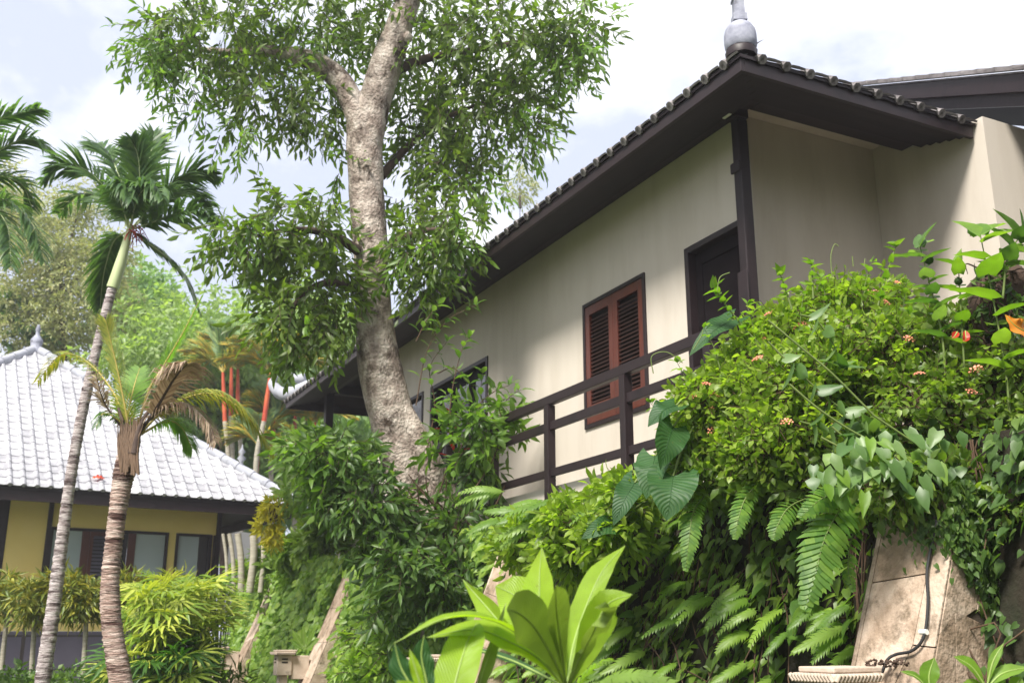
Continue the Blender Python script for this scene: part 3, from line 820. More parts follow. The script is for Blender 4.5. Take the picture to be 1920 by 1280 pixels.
def bracket(uc, label, z=1.02, sc=1.0, vf=None):
    """carved stone bracket box: moulded rim, slotted box, stem below, arm to the buttress"""
    vf = vf if vf is not None else 4.30 - .40 * (1.8 - z) - .30
    # the near one sits closer to the face
    b = thing('stone_bracket', H(uc, vf, z - .6), label, 'bracket', 'carved stone bracket boxes on the buttresses'); s = sc
    def fr(a, b_, c_): return H(uc + a * s, vf + b_ * s, z + c_ * s)
    q = MB(); q.hbox(-.10, .10, -.10, .10, 0, .26, fr); q.build('box', M['carved'], b, bevel=.01)
    q = MB(); q.hbox(-.135, .135, -.135, .135, .262, .30, fr); q.build('rim', M['carved'], b, bevel=.015)
    n = 13
    for side_ in range(2):      # rope moulding: short slanted rolls on the two seen edges
        q = MB()
        for i in range(n):
            t = -.13 + .26 * (i + .5) / n
            a = fr(t - .008, -.137, .268) if side_ == 0 else fr(-.137, t - .008, .268); c_ = fr(t + .008, -.145, .296) if side_ == 0 else fr(-.145, t + .008, .296)
            q.tube([a, c_], .010 * s, 6)
        q.build('rope_moulding', M['carved'], b)
    q = MB(); q.hbox(-.11, .11, -.11, .16, .302, .325, fr); q.build('top_slab', M['carved'], b, bevel=.006)
    q = MB(); q.hbox(-.06, .06, -.06, .06, -.26, -.002, fr); q.hbox(-.08, .08, -.08, .08, -.32, -.262, fr); q.build('stem', M['carved'], b, bevel=.008)
    q = MB(); q.hbox(-.075, .075, .102, .34, -.05, .25, fr); q.build('arm', M['carved'], b, bevel=.006)
    for zz in (.16, .20):
        q = MB(); q.hbox(-.04, .04, -.104, -.1005, zz, zz + .018, fr); q.hbox(-.104, -.1005, -.04, .04, zz, zz + .018, fr); q.build('slot', M['darkroom'], b)
    return b
buttress(18.6, 'leaning stone buttress farthest left beside the fan palms')
buttress(14.2, 'leaning stone buttress with a splintered pale front edge left of the tree foot')
buttress(9.1, 'leaning stone buttress half hidden behind the big plumeria leaves')
buttress(4.02, 'large stone clad buttress at right with a black cable running down it', full=True, zt=2.2)
bracket(18.75, 'small carved stone box on the farthest left buttress', z=.98)
bracket(14.35, 'carved stone box with two slots on the buttress left of the tree foot', z=.98)
bracket(9.2, 'carved stone box partly hidden behind the plumeria leaves', z=1.0)
bracket(4.10, 'carved stone box with rope rim under the black cable', z=.975, sc=1.15, vf=3.82)

# cable on the near buttress
cb = thing('cable', isect(1760, 920, v=4.3), 'black cable clipped to the stone buttress and curving into the bracket box', 'cable')
def on_front(x, y, off=.012):
    o = Vector((0, 0, EYE)); d = at(x, y, 1.0) - o     # plane v = 4.3 - .4*(1.8 - z)
    n = V - Z * .40; c = 4.30 - .40 * 1.8 - off
    return o + d * ((c - o.dot(n)) / d.dot(n))
cpts = [on_front(*q, off=.03) for q in ((1759, 880), (1758, 930), (1755, 990), (1745, 1030), (1738, 1075), (1740, 1130), (1733, 1190), (1712, 1218), (1680, 1226))] + [on_front(1664, 1236, off=.05), on_front(1654, 1260, off=.06)]
q = MB(); q.tube(crom(cpts, 6), .0078, 8); q.build('cord', M['cable'], cb)
for x, y in ((1758, 923), (1732, 1184)):
    p = on_front(x, y, off=.03); q = MB(); q.tube([p - U * .02 , p + U * .02], .014, 8); q.build('cable_clip', M['clip'], cb)
q = MB()
for i in range(60):
    p = on_front(random.uniform(1625, 1705), random.uniform(1238, 1252), off=random.uniform(.02, .12)); q.lathe(p, [(.004, 0), (random.uniform(.006, .012), .006), (.003, .013)], 5)
tag(q.build('soil_crumbs', M['root'], origin=on_front(1665, 1245, off=.05)), 'dark crumbs of soil and dry leaves lying on top of the stone box', 'debris', kind='stuff')

# ================================================================== YELLOW HOUSE
H2 = math.radians(57.5)
E2 = Vector((math.sin(H2), math.cos(H2), 0)); N2 = Vector((-math.cos(H2), math.sin(H2), 0))
OY = at(200, 1000, 16.0); OY.z = 0
KY = 1.36
EYEP = Vector((0, 0, EYE))
def Y_(a, b, z): return EYEP + (OY + E2 * a + N2 * b + Z * z - EYEP) * KY      # house units are KY metres
yh = thing('yellow_house', Y_(0, 1, 1.0), 'yellow walled garden house under a pale grey tiled pyramid roof', 'house')
m_ = MB()
for a, b, za, zb in ((-1.39, -.86, 1.55, 3.5), (-.80, 1.68, 3.05, 3.5), (-.80, 1.68, 1.55, 2.30), (.93, 1.05, 2.301, 3.049)):
    m_.hbox(a, b, 0, .12, za, zb, Y_)
m_.hbox(1.56, 1.68, .121, 5.2, 1.55, 3.5, Y_)
m_.build('wall', M['yellow'], yh)
m_ = MB(); m_.hbox(-5.0, 1.70, -.03, 5.2, 0, 1.548, Y_); m_.build('plinth', M['greywall'], yh)
m_ = MB(); m_.hbox(-5, -1.392, -.01, .1, 1.55, 3.5, Y_); m_.build('dark_panel', M['wood'], yh)
for a in (-.86, 1.685):
    m_ = MB(); m_.hbox(a, a + .065, -.04, .12, 1.552, 3.5, Y_); m_.build('post', M['wood'], yh)
def ywin(a0, a1, z0, z1, cells):
    q = MB(); f = .04
    q.hbox(a0, a0 + f, -.03, .06, z0, z1, Y_); q.hbox(a1 - f, a1, -.03, .06, z0, z1, Y_); q.hbox(a0 + f, a1 - f, -.03, .06, z1 - f, z1, Y_); q.hbox(a0 + f, a1 - f, -.03, .06, z0, z0 + f, Y_)
    w_ = q.build('window', M['wood'], yh)
    for c0, c1, kind in cells:
        A, B = a0 + f + (a1 - a0 - 2 * f) * c0 + .002, a0 + f + (a1 - a0 - 2 * f) * c1 - .002
        q = MB()
        if kind == 'louver':
            s = .05
            q.hbox(A, A + s, 0, .04, z0 + f, z1 - f, Y_); q.hbox(B - s, B, 0, .04, z0 + f, z1 - f, Y_); q.hbox(A + s, B - s, 0, .04, z1 - f - .06, z1 - f, Y_); q.build('shutter', M['shutter'], w_)
            n = 11
            for i in range(n):
                zz = z0 + f + .02 + (z1 - z0 - 2 * f - .12) * i / (n - 1); l_ = MB()
                l_.hexa([Y_(A + s, .01, zz), Y_(B - s, .01, zz), Y_(B - s, .03, zz + .03), Y_(A + s, .03, zz + .03), Y_(A + s, .01, zz + .006), Y_(B - s, .01, zz + .006), Y_(B - s, .03, zz + .036), Y_(A + s, .03, zz + .036)])
                l_.build('louver', M['greywall'], w_)
            q = MB(); q.hbox(A + s, B - s, .045, .05, z0 + f, z1 - f - .06, Y_); q.build('backing', M['darkroom'], w_)
        elif kind == 'blind':
            q.hbox(A, B, .02, .03, z0 + f, z1 - f, Y_); q.build('roller_blind', M['blind'], w_)
        elif kind == 'red':
            q.hbox(A, B, .0, .04, z0 + f, z1 - f, Y_); q.build('door_panel', M['shutter'], w_)
        else:
            q.hbox(A, B, .03, .04, z0 + f, z1 - f, Y_); q.build('pane', M['glass'], w_)
    return w_
ywin(-.80, .93, 2.30, 3.05, [(0, .25, 'blind'), (.25, .32, 'red'), (.32, .52, 'louver'), (.52, .66, 'dark'), (.66, .73, 'red'), (.73, 1, 'blind')])
ywin(1.05, 1.62, 2.25, 3.05, [(0, .68, 'blind'), (.68, 1, 'dark')])
PY2 = math.radians(38); ty = math.tan(PY2); CZ = 3.5; CA, CB = 2.66, -1.0; RUNY = 3.66
ap = Y_(CA - RUNY, CB + RUNY, CZ + RUNY * ty); c1 = Y_(CA, CB, CZ); c0 = Y_(CA - 2 * RUNY, CB, CZ); c2 = Y_(CA, CB + 2 * RUNY, CZ); c3 = Y_(CA - 2 * RUNY, CB + 2 * RUNY, CZ)
m_ = MB(); d_ = Z * -.03
for a, b in ((c0, c1), (c1, c2), (c2, c3), (c3, c0)): m_.extrude([a + d_, b + d_, ap + d_], Z * -.04)
yroof = m_.build('roof', M['soffit'], yh)
for a0, a1, b0, b1 in ((CA - 2 * RUNY + .03, CA - .03, CB + .03, CB + .07), (CA - .07, CA - .03, CB + .071, CB + 7)):
    m_ = MB(); m_.hbox(a0, a1, b0, b1, CZ - .20, CZ - .05, Y_); m_.build('fascia', M['wood'], yroof)
m_ = MB(); m_.hbox(CA - 2 * RUNY + .1, CA - .08, CB + .08, 5.0, CZ - .06, CZ - .045, Y_); m_.build('soffit', M['soffit'], yroof)
upy = (N2 + Z * ty).normalized()
tiled_face(yroof, c0, E2, upy, 2 * RUNY * KY, 23, .175 * KY, .205 * KY,
           lambda a, b: b * math.cos(PY2) < min(a, 2 * RUNY * KY - a) + .04,
           lambda a, b, r: a > 2.9 * KY and (a > 4.2 * KY or r > 3))
upz = (-E2 + Z * ty).normalized()
tiled_face(yroof, c1, N2, upz, 2 * RUNY * KY, 22, .175 * KY, .205 * KY, lambda a, b: b * math.cos(PY2) < min(a, 2 * RUNY * KY - a), lambda a, b, r: False)
ridge_run(yroof, c1 + Z * .02, ap + Z * .02, 19, .11); ridge_run(yroof, c0 + Z * .02, ap + Z * .02, 19, .11)
q = MB(); q.lathe(ap, [(r_ * 1.3, z_ * 1.3) for r_, z_ in ((.13, -.05), (.13, .04), (.09, .08), (.11, .14), (.11, .2), (.06, .27), (.035, .31), (.035, .37), (.05, .4), (.02, .5))], 12); q.build('finial', M['finial'], yroof)
# little openwork ornament on the hip
hp = c1.lerp(ap, .20) + Z * .1; q = MB()
q.lathe(hp, [(.07, 0), (.03, .1), (.10, .18), (.03, .27), (.08, .33), (.02, .42), (.01, .5)], 8); q.build('ridge_ornament', M['ridge'], yroof)

yr = thing('terrace_railing', Y_(-.3, -.9, 1.0), 'thin black steel railing in front of the yellow house', 'railing')
for z, t in ((1.68, .022), (1.50, .03), (1.05, .025)):
    q = MB(); q.hbox(-4.5, .85, -1.02, -.99, z - t, z, Y_); q.build('rail', M['metal'], yr)
for a in (-3.5, -2.3, -1.15, -.08, .80):
    q = MB(); q.hbox(a, a + .045, -1.03, -.985, .6, 1.655, Y_); q.build('railing_post', M['metal'], yr)
tb = MB(); tb.hexa([Y_(-30, -1.6, .004), Y_(2.7, -1.6, .004), Y_(2.7, 12, .004), Y_(-30, 12, .004), Y_(-30, -1.3, .8), Y_(2.6, -1.3, .8), Y_(2.6, 12, .8), Y_(-30, 12, .8)])
tag(tb.build('garden_bank', M['soil'], origin=Y_(0, 0, 0)), kind='structure')

# pale outbuilding with bare stems between the two houses
ob = thing('outbuilding', at(470, 1060, 27), 'small white walled outbuilding behind the fan palms', 'building')
q = MB(); p = at(425, 1075, 27); p2 = at(545, 1075, 29.5); dd = p2 - p; dd.z = 0
q.extrude([Vector((p.x, p.y, .5)), Vector((p2.x, p2.y, .5)), Vector((p2.x, p2.y, 4.1)), Vector((p.x, p.y, 4.1))], Vector((0.05, .15, 0))); q.build('wall', M['whitewall'], ob)
q = MB(); a_ = p + dd * .25; b_ = p + dd * .5
q.extrude([Vector((a_.x, a_.y - .02, 1.2)), Vector((b_.x, b_.y - .02, 1.2)), Vector((b_.x, b_.y - .02, 2.9)), Vector((a_.x, a_.y - .02, 2.9))], Vector((0, -.03, 0))); q.build('window', M['glass'], ob)

# ================================================================== BIG TREE
tree = thing('broadleaf_tree', at(800, 1030, 12.1), 'tall broadleaf tree with pale mottled forked trunk in front of the white house', 'tree')
YT = 12.0
def ppath(pts, Y):
    return [at(p[0], p[1], (p[2] if len(p) > 2 else Y)) for p in pts]
def bark_tube(name, pts, wid, Y, mat, parent, n=18, sub=6, jit=.015, lump=.03):
    c = crom(ppath(pts, Y), sub); r = [px(w / 2, Y) for w in lerp_list(wid, len(c))]
    c = [p + Vector((random.uniform(-1, 1), random.uniform(-1, 1), 0)) * r[i] * lump for i, p in enumerate(c)]
    q = MB(); q.tube(c, r, n, jit=jit); o = q.build(name, mat, parent)
    s = o.modifiers.new('sub', 'SUBSURF'); s.levels = s.render_levels = 1
    return o
bark_tube('trunk', [(830, 1180, 12.2), (802, 1030), (785, 950), (755, 860), (735, 780), (712, 690), (702, 600), (697, 520), (692, 430), (686, 340), (684, 270), (688, 205), (692, 165)], [105, 90, 84, 86, 88, 86, 74, 68, 72, 72, 76, 80, 20], YT, M['bark'], tree, 22, 6)
bark_tube('branch', [(684, 330), (680, 262), (664, 200), (636, 150), (598, 120), (555, 105), (500, 96), (430, 98), (370, 92)], [26, 48, 52, 50, 46, 38, 24, 16, 9], 11.9, M['bark'], tree, 14, 5)
bark_tube('branch', [(688, 330), (694, 255), (706, 180), (724, 120), (745, 60), (765, 0), (785, -80)], [30, 58, 68, 70, 60, 52, 44], 11.95, M['bark'], tree, 16, 5)
bark_tube('branch', [(745, 130, 12.0), (800, 110, 12.2), (880, 95, 12.3), (970, 80, 12.2), (1050, 50, 12)], [26, 20, 15, 11, 6], 12, M['bark2'], tree, 9, 5)
bark_tube('branch', [(715, 330, 12.2), (770, 270, 12.4), (840, 220, 12.4), (910, 190, 12.3)], [22, 17, 12, 6], 12, M['bark2'], tree, 9, 5)
bark_tube('branch', [(712, 470, 12.1), (770, 440, 12), (820, 430, 11.8), (860, 440, 11.6)], [20, 15, 10, 5], 12, M['bark2'], tree, 8, 5)
bark_tube('branch', [(672, 470, 11.8), (620, 440, 11.5), (550, 430, 11.3), (470, 445, 11.2)], [24, 18, 12, 6], 12, M['bark2'], tree, 8, 5)
bark_tube('branch', [(670, 540, 11.8), (610, 530, 11.5), (560, 560, 11.3), (530, 620, 11.2)], [20, 15, 10, 5], 12, M['bark2'], tree, 8, 5)
bark_tube('branch', [(712, 715, 12.0), (750, 765, 11.93), (800, 850, 11.85), (838, 930, 11.9), (870, 1040, 12)], [40, 44, 42, 46, 50], 11.9, M['bark'], tree, 12, 5)
for pt, w_ in (((680, 262), 30), ((764, 70), 20)):
    c_ = at(pt[0], pt[1], 11.86) ; q = MB(); q.lathe(c_ - Z * px(w_ * .7, 12), [(.01, 0), (px(w_ * .5, 12), px(w_ * .3, 12)), (px(w_ * .55, 12), px(w_ * .8, 12)), (.01, px(w_ * 1.4, 12))], 10); q.build('knot', M['bark'], tree)
CROWN = [(420, 50, 130, 95, 11.6, .9), (335, 30, 55, 60, 11.5, .6), (560, 40, 150, 90, 12.1, 1.1), (500, 170, 95, 62, 11.7, .8), (600, 200, 70, 55, 12.3, .5), (700, -30, 170, 70, 12.3, 1),
         (800, 90, 130, 120, 12.5, 1), (940, 70, 120, 110, 12.0, .9), (1060, 50, 75, 80, 11.8, .6), (900, 210, 125, 95, 12.4, .8), (985, 190, 60, 60, 12.2, .5), (800, 250, 90, 90, 12.7, .6), (850, 330, 70, 60, 12.4, .5), (760, 390, 60, 60, 12.5, .5)]
LOW = [(575, 420, 95, 62, 11.4, .7), (490, 450, 75, 50, 11.2, .5), (600, 530, 85, 80, 11.5, .6), (545, 600, 60, 60, 11.3, .5), (425, 435, 40, 30, 11.1, .3), (790, 450, 75, 55, 11.7, .4), (850, 430, 45, 50, 11.5, .3), (800, 520, 50, 35, 11.6, .3), (620, 610, 40, 45, 11.4, .3)]
def crown(parent, ells, ntw, per, tl, Ln, Wd, mat, name='crown', shell=.25, droop=.6, T=T_SIMPLE, twigs=True, tintbias=0.0, spread=.8):
    P, O = ell_pts(ells, ntw, shell)
    LP, LD, LN, TD = twig_leaves(P, O, per, tl, Ln, droop, spread)
    n = len(LP); o = leaf_obj(name, LP, LD, LN, Ln * rng.uniform(.65, 1.2, n), Wd * rng.uniform(.75, 1.2, n), T, mat, parent, tint=np.clip(rng.normal(.45 + tintbias, .25, n), 0, 1))
    if twigs: twig_mesh('twigs', P, TD, tl, .006, M['bark2'], parent)
    return o
crown(tree, CROWN, 1250, 8, .42, .165, .052, M['tree'], T=T_LANCE)
crown(tree, LOW, 430, 8, .38, .165, .052, M['tree'], 'lower_crown', T=T_LANCE, tintbias=.1)
FR = [(285, 70, 65, 60, 11.4, .4), (330, 130, 55, 60, 11.4, .4), (385, 200, 50, 45, 11.5, .3), (450, 255, 40, 35, 11.5, .3), (1110, 30, 45, 50, 11.6, .3), (1075, 110, 60, 60, 11.7, .4), (985, 255, 60, 45, 12, .3), (900, 360, 50, 45, 11.9, .3), (640, 310, 22, 45, 12, .2), (445, 430, 60, 45, 11, .3), (870, 450, 40, 50, 11.4, .3), (790, 480, 60, 50, 11.4, .3), (610, 90, 60, 60, 12, .4), (580, 620, 60, 40, 11.2, .3)]
crown(tree, FR, 260, 7, .34, .16, .048, M['treelight'], 'outer_sprays', T=T_LANCE, tintbias=.1)

# ================================================================== SHRUB AT THE TREE FOOT
sh = thing('dark_shrub', at(720, 1150, 11.2), 'dark glossy leaved shrub spreading round the foot of the big tree', 'shrub')
SHR = [(635, 850, 65, 28, 11.2, .5), (610, 910, 40, 28, 11.2, .4), (690, 935, 75, 45, 11.1, .5), (705, 1010, 30, 32, 11.2, .4), (765, 1060, 55, 55, 10.9, .5), (850, 1010, 50, 60, 11.2, .5), (895, 880, 25, 35, 11.4, .2), (840, 1090, 35, 45, 10.8, .3), (735, 1130, 22, 35, 11, .3)]
crown(sh, SHR, 540, 8, .28, .165, .05, M['shrubdark'], 'foliage', T=T_LANCE, droop=.25, shell=.35)
crown(sh, [(595, 840, 50, 24, 11, .4), (645, 880, 40, 26, 10.9, .3), (880, 820, 70, 60, 11.3, .3), (930, 780, 40, 50, 11.3, .2)], 110, 8, .28, .18, .06, M['treelight'], 'young_foliage', T=T_LANCE, droop=.1)
q = MB()
for k in range(16):
    x = random.uniform(720, 900); q.tube(crom([at(x, random.uniform(1100, 1200), 11.6), at(x + random.uniform(-30, 30), 1000, 11.3), at(x + random.uniform(-90, 60), random.uniform(860, 930), 11.1)], 5), lerp_list([.022, .006], 11), 6)
q.build('stems', M['dstem'], sh, kind='stuff')
crown(sh, [(700, 1200, 45, 45, 11.9, .3), (740, 1240, 60, 40, 11.5, .3), (690, 1265, 50, 30, 11.8, .3)], 200, 7, .22, .12, .045, M['fernmass'], 'low_foliage', T=T_LANCE, droop=.2)

def sprig(parent, pts, Y, r, nleaf, Ln, Wd, mat, T=T_LANCE, start=.15, opp=True, smat='stem', up=.3, tip=True, single=True, name='leaf'):
    """a stem with pairs of leaves; every leaf a part when single"""
    c = crom(ppath(pts, Y), 8); q = MB(); q.tube(c, lerp_list([r, r * .4], len(c)), 6); q.build('stem', M[smat], parent)
    P = []; D = []; N = []
    for i in range(nleaf):
        f = start + (1 - start) * (i + .5) / nleaf; k = min(len(c) - 2, int(f * (len(c) - 1))); t = (c[k + 1] - c[k]).normalized()
        ang = (PI / 2 * (i // 2) + PI * (i % 2)) if opp else i * 2.4
        ang += random.uniform(-.3, .3)
        a = t.cross(Vector((.2, 1, .1))).normalized(); b = t.cross(a); o = a * math.cos(ang) + b * math.sin(ang)
        P.append(c[k]); D.append(o + t * .5 + Z * (up - .2)); N.append(t + Z * .6)
    if tip:
        for k in range(3):
            P.append(c[-1]); D.append(Vector((random.uniform(-1, 1), random.uniform(-1, 1), .6))); N.append(Z + Vector((random.uniform(-.5, .5), random.uniform(-.5, .5), 0)))
    P, D, N = (np.array([tuple(x) for x in A]) for A in (P, D, N)); n = len(P)
    if not single:
        return leaf_obj('foliage', P, D, N, Ln * rng.uniform(.7, 1.1, n), Wd * rng.uniform(.8, 1.1, n), T, mat, parent)
    for i in range(n):
        single_leaf(parent, P[i], D[i], N[i], Ln * random.uniform(.65, 1.1), Wd * random.uniform(.75, 1.1), T, mat, name)
_LM = {}
def single_leaf(parent, P, D, N, Ln, Wd, T, mat, name='leaf'):
    key = (id(T), mat.name)
    if key not in _LM:
        tv, tf = T; _LM[key] = trimesh(name, tv[:, [0, 1, 2]], tf, mat, tint=np.full(len(tf), .5), smooth=True)
    D = Vector(D).normalized(); N = Vector(N); x = D.cross(N).normalized(); z = x.cross(D)
    mt = Matrix(((x.x * Wd, D.x * Ln, z.x * Ln, P[0]), (x.y * Wd, D.y * Ln, z.y * Ln, P[1]), (x.z * Wd, D.z * Ln, z.z * Ln, P[2]), (0, 0, 0, 1)))
    return place(name, _LM[key], parent, mt)

vs = thing('climbing_shoots', at(850, 800, 11.3), 'thin leafy shoots rising beside the tree trunk against the balcony doors', 'shoots')
for pts, nl in (([(780, 760), (800, 660), (840, 600), (893, 572)], 18), ([(840, 800), (850, 720), (868, 650), (880, 632)], 16), ([(860, 850), (890, 770), (925, 735), (955, 722)], 14), ([(800, 850), (815, 760), (806, 690), (838, 640)], 18), ([(900, 880), (915, 800), (902, 740), (905, 700)], 12), ([(880, 930), (925, 860), (940, 800), (935, 760)], 16), ([(780, 640), (800, 600), (822, 570)], 10), ([(820, 700), (850, 690), (880, 720)], 10)):
    sprig(vs, [(x, y) for x, y in pts], 11.3 + random.uniform(-.2, .2), .008, nl, .17, .07, M['broad'] if nl % 4 else M['vineobj'], smat='dstem')
rl = thing('red_leaved_plant', at(850, 830, 12.6), 'small red leaved plant on the balcony in front of the glazed doors', 'plant')
sprig(rl, [(850, 900), (852, 840), (848, 775)], 12.6, .01, 9, .3, .06, M['redleaf'], start=.3)

def palm_frond(parent, pts, nl, ll, lw, leafm, ribm, droop=.5, rr=.012, bushy=0.0, start=.12, fwd=.55, lift=.15, tipk=.35, broken=0.0, upv=(0, 0, 1), name='frond', curl=0):
    """one pinnate frond on a world path: tapering rib with drooping leaflets on both sides"""
    c = crom(pts, 10); m_ = len(c) - 1; X = []; F = []; MI = []; TI = []
    org = ORI[parent.name]; upv = Vector(upv)
    # rib
    n = 5; base = 0
    for i, p in enumerate(c):
        t = (c[min(m_, i + 1)] - c[max(0, i - 1)]).normalized(); x = t.cross(upv)
        x = x.normalized() if x.length > .05 else Vector((1, 0, 0)); y = t.cross(x); r = rr * (1 - .8 * i / m_)
        for k in range(n):
            a = 2 * PI * k / n; X.append(p + (x * math.cos(a) + y * math.sin(a)) * r - org)
    for i in range(m_):
        for k in range(n):
            a, b = i * n + k, i * n + (k + 1) % n; F += [(a, b, b + n), (a, b + n, a + n)]; MI += [1, 1]; TI += [.5, .5]
    for i in range(nl):
        for sg in (-1, 1):
            if random.random() < broken: continue
            f = start + (1 - start) * (i + random.random() * .5) / nl; ii = f * m_; k = int(min(m_ - 1, ii)); p = c[k].lerp(c[k + 1], ii - k)
            t = (c[k + 1] - c[k]).normalized(); x = t.cross(upv); x = x.normalized() if x.length > .05 else Vector((1, 0, 0)); up = x.cross(t)
            g = (f - start) / (1 - start); prof = min(1, .55 + 1.6 * g) * (1 - (1 - tipk) * max(0, (g - .5) / .5) ** 1.5)
            ln = ll * prof * random.uniform(.85, 1.1)
            an = random.uniform(-1, 1) * bushy
            d = (x * sg * math.cos(an) + up * math.sin(an)) + t * (fwd + .5 * g) + up * lift; d.normalize()
            w = (t * .8 + up * .2); w = (w - d * w.dot(d)).normalized()
            q = p; dd = d.copy(); pr = []
            for s in range(4):
                pr.append(q); q = q + dd * (ln / 3); dd = (dd + Vector((0, 0, -1)) * droop * random.uniform(.7, 1.3) + (Vector((random.uniform(-1, 1), random.uniform(-1, 1), random.uniform(-1, 1))) * curl)).normalized()
            b = len(X); ws = [.6, 1, .75, .05]
            for s in range(4):
                hw = w * (lw * .5 * ws[s]); X.append(pr[s] - hw - org); X.append(pr[s] + hw - org)
            for s in range(3):
                a = b + 2 * s; F += [(a, a + 1, a + 3), (a, a + 3, a + 2)]; MI += [0, 0]; ti = random.random(); TI += [ti, ti]
    me = trimesh(name, np.array([tuple(v) for v in X]), np.array(F), [leafm, ribm], tint=np.array(TI), midx=MI)
    return link(name, me, parent)

# ================================================================== WALL GREENERY
def wall_front(z):      # v of the leaning wall face at height z
    return 4.30 + .42 * z / 2.6
def frond_mesh(name, mat, Ln=1.0, wd=.19, n=13, arch=.45, seed=0, point=.8, gap=1.0):
    r = np.random.default_rng(seed); Vv = []; F = []
    def path(s): return np.array([.06 * math.sin(s * 3 + seed), Ln * (s - .12 * s * s), -arch * Ln * s * s])
    for i in range(n):
        s0 = .08 + .92 * i / n; p = path(s0); t = path(min(1, s0 + .02)) - p; t /= np.linalg.norm(t)
        prof = math.sin(PI * min(1, (s0 * .93 + .05)) ** .75) ** .7; hw = wd * Ln * max(.10, prof); b = gap * Ln / n
        for sg in (-1, 1):
            d = np.array([sg * 1.0, .32, -.18 + r.normal() * .1]); d[1] += t[1] * .1; d /= np.linalg.norm(d); L_ = hw * r.uniform(.88, 1.08)
            k = len(Vv); q = t * b
            Vv += [p - q * .5, p + q * .5, p + d * L_ * point * .6 + q * .55 + np.array([0, 0, .015 * Ln]), p + d * L_ + q * .35 + np.array([0, 0, -.03 * Ln]), p + d * L_ * .6 - q * .42]
            F += [(k, k + 1, k + 2), (k, k + 2, k + 4), (k + 4, k + 2, k + 3)]
    k = len(Vv)
    for i in range(9):
        p = path(i / 8); w = .008 * Ln * (1 - i / 10); Vv += [p + (-w, 0, .004), p + (w, 0, .004)]
    for i in range(8): a = k + 2 * i; F += [(a, a + 1, a + 3), (a, a + 3, a + 2)]
    return trimesh(name, np.array(Vv), np.array(F), mat)
FERN = [frond_mesh('frond', M['fern'], seed=i, arch=a) for i, a in enumerate((.35, .5, .65, .42))]
FERNL = [frond_mesh('frond', M['fernlight'], seed=i + 9, arch=a, wd=.15) for i, a in enumerate((.35, .5, .6))]
SWORD = [frond_mesh('frond', M['fern'], seed=i + 20, arch=a, wd=.13, n=30, gap=.8) for i, a in enumerate((.55, .8))]
def orient(P, D, N, s):
    D = Vector(D).normalized(); x = D.cross(Vector(N)).normalized(); z = x.cross(D)
    return Matrix(((x.x * s, D.x * s, z.x * s, P[0]), (x.y * s, D.y * s, z.y * s, P[1]), (x.z * s, D.z * s, z.z * s, P[2]), (0, 0, 0, 1)))
def fern(P, label, group, ln, nf, meshes, D0, spread=.6, name='fern'):
    f = thing(name, P, label, 'fern', group)
    for k in range(nf):
        a = (k - (nf - 1) / 2) / max(1, nf - 1) * spread * 2
        D = Vector(D0).normalized(); side = D.cross(Z).normalized()
        d = D + side * a + Z * random.uniform(-.25, .25); n = Z * .55 - V * .6 - U * .35 + Vector((random.uniform(-.25, .25), random.uniform(-.25, .25), 0))
        place('frond', random.choice(meshes), f, orient(Vector(P), d, n, ln * random.uniform(.7, 1.15)))
    return f
DW = -V * .75 + U * .55 - Z * .25
g1 = 'small ferns growing from the retaining wall'
for i in range(120):
    while True:
        uu = random.uniform(4.4, 8.9); zz = random.uniform(.3, 2.45)
        if zz < 2.0 or uu > 6: break
    hz = 'low' if zz < 1.05 else ('halfway up' if zz < 1.75 else 'high')
    wz = 'just left of the large stone buttress' if uu < 5.6 else ('midway between plumeria and large buttress' if uu < 7.1 else 'close behind the plumeria leaves')
    fern(tuple(H(uu, wall_front(zz) - .16, zz)), 'small toothed fern ' + hz + ' on the shaded wall ' + wz, g1, random.uniform(.24, .40), random.choice((2, 2, 3)), FERN[:2] + FERNL, DW)
g2 = 'sunlit ferns on the far stretches of the retaining wall'
for a, b, lab, n_ in ((9.45, 13.8, 'light green fern on the sunlit wall between the two middle buttresses', 36), (14.6, 18.2, 'light green fern on the sunlit wall between the two farthest buttresses', 30)):
    for i in range(n_):
        uu = random.uniform(a, b); zz = random.uniform(.4, 2.5); hz = 'low' if zz < 1.1 else ('halfway up' if zz < 1.8 else 'near the top of')
        fern(tuple(H(uu, wall_front(zz) - .08, zz)), lab.replace('on the sunlit', hz + (' ' if 'top' in hz else ' on ') + 'the sunlit'), g2, random.uniform(.35, .55), 4, FERNL, DW)
for i in range(14):
    x, y = random.uniform(940, 1180), random.uniform(900, 1010)
    fern(tuple(at(x, y, 8.9 - (x - 940) / 240 * 1.6)), 'bright fern arching over the wall top left of the elephant ear leaves', 'ferns on the wall top', random.uniform(.3, .5), 4, FERNL, DW + Z * .3)
sf = thing('sword_fern', at(1640, 920, 5.7), 'large hanging sword fern with long broad toothed fronds beside the stone buttress', 'fern')
SWORDF = []
SWORDF.append((sf, [(1645, 925, 5.8), (1590, 940, 5.6), (1550, 1000, 5.5), (1530, 1070, 5.45), (1510, 1140, 5.45)], .155, 26))
SWORDF.append((sf, [(1640, 915, 5.8), (1590, 920, 5.6), (1540, 935, 5.5), (1500, 970, 5.5)], .10, 22))
SWORDF.append((sf, [(1625, 950, 5.7), (1600, 1000, 5.6), (1590, 1060, 5.55), (1600, 1110, 5.55)], .07, 18))
sf2 = thing('sword_fern', at(1310, 930, 6.8), 'drooping sword fern hanging below the elephant ear leaves', 'fern')
SWORDF.append((sf2, [(1320, 930, 6.7), (1300, 960, 6.5), (1292, 1010, 6.45), (1285, 1070, 6.45)], .09, 24))
SWORDF.append((sf2, [(1430, 900, 6.4), (1400, 930, 6.3), (1385, 970, 6.25), (1378, 1010, 6.25)], .085, 20))
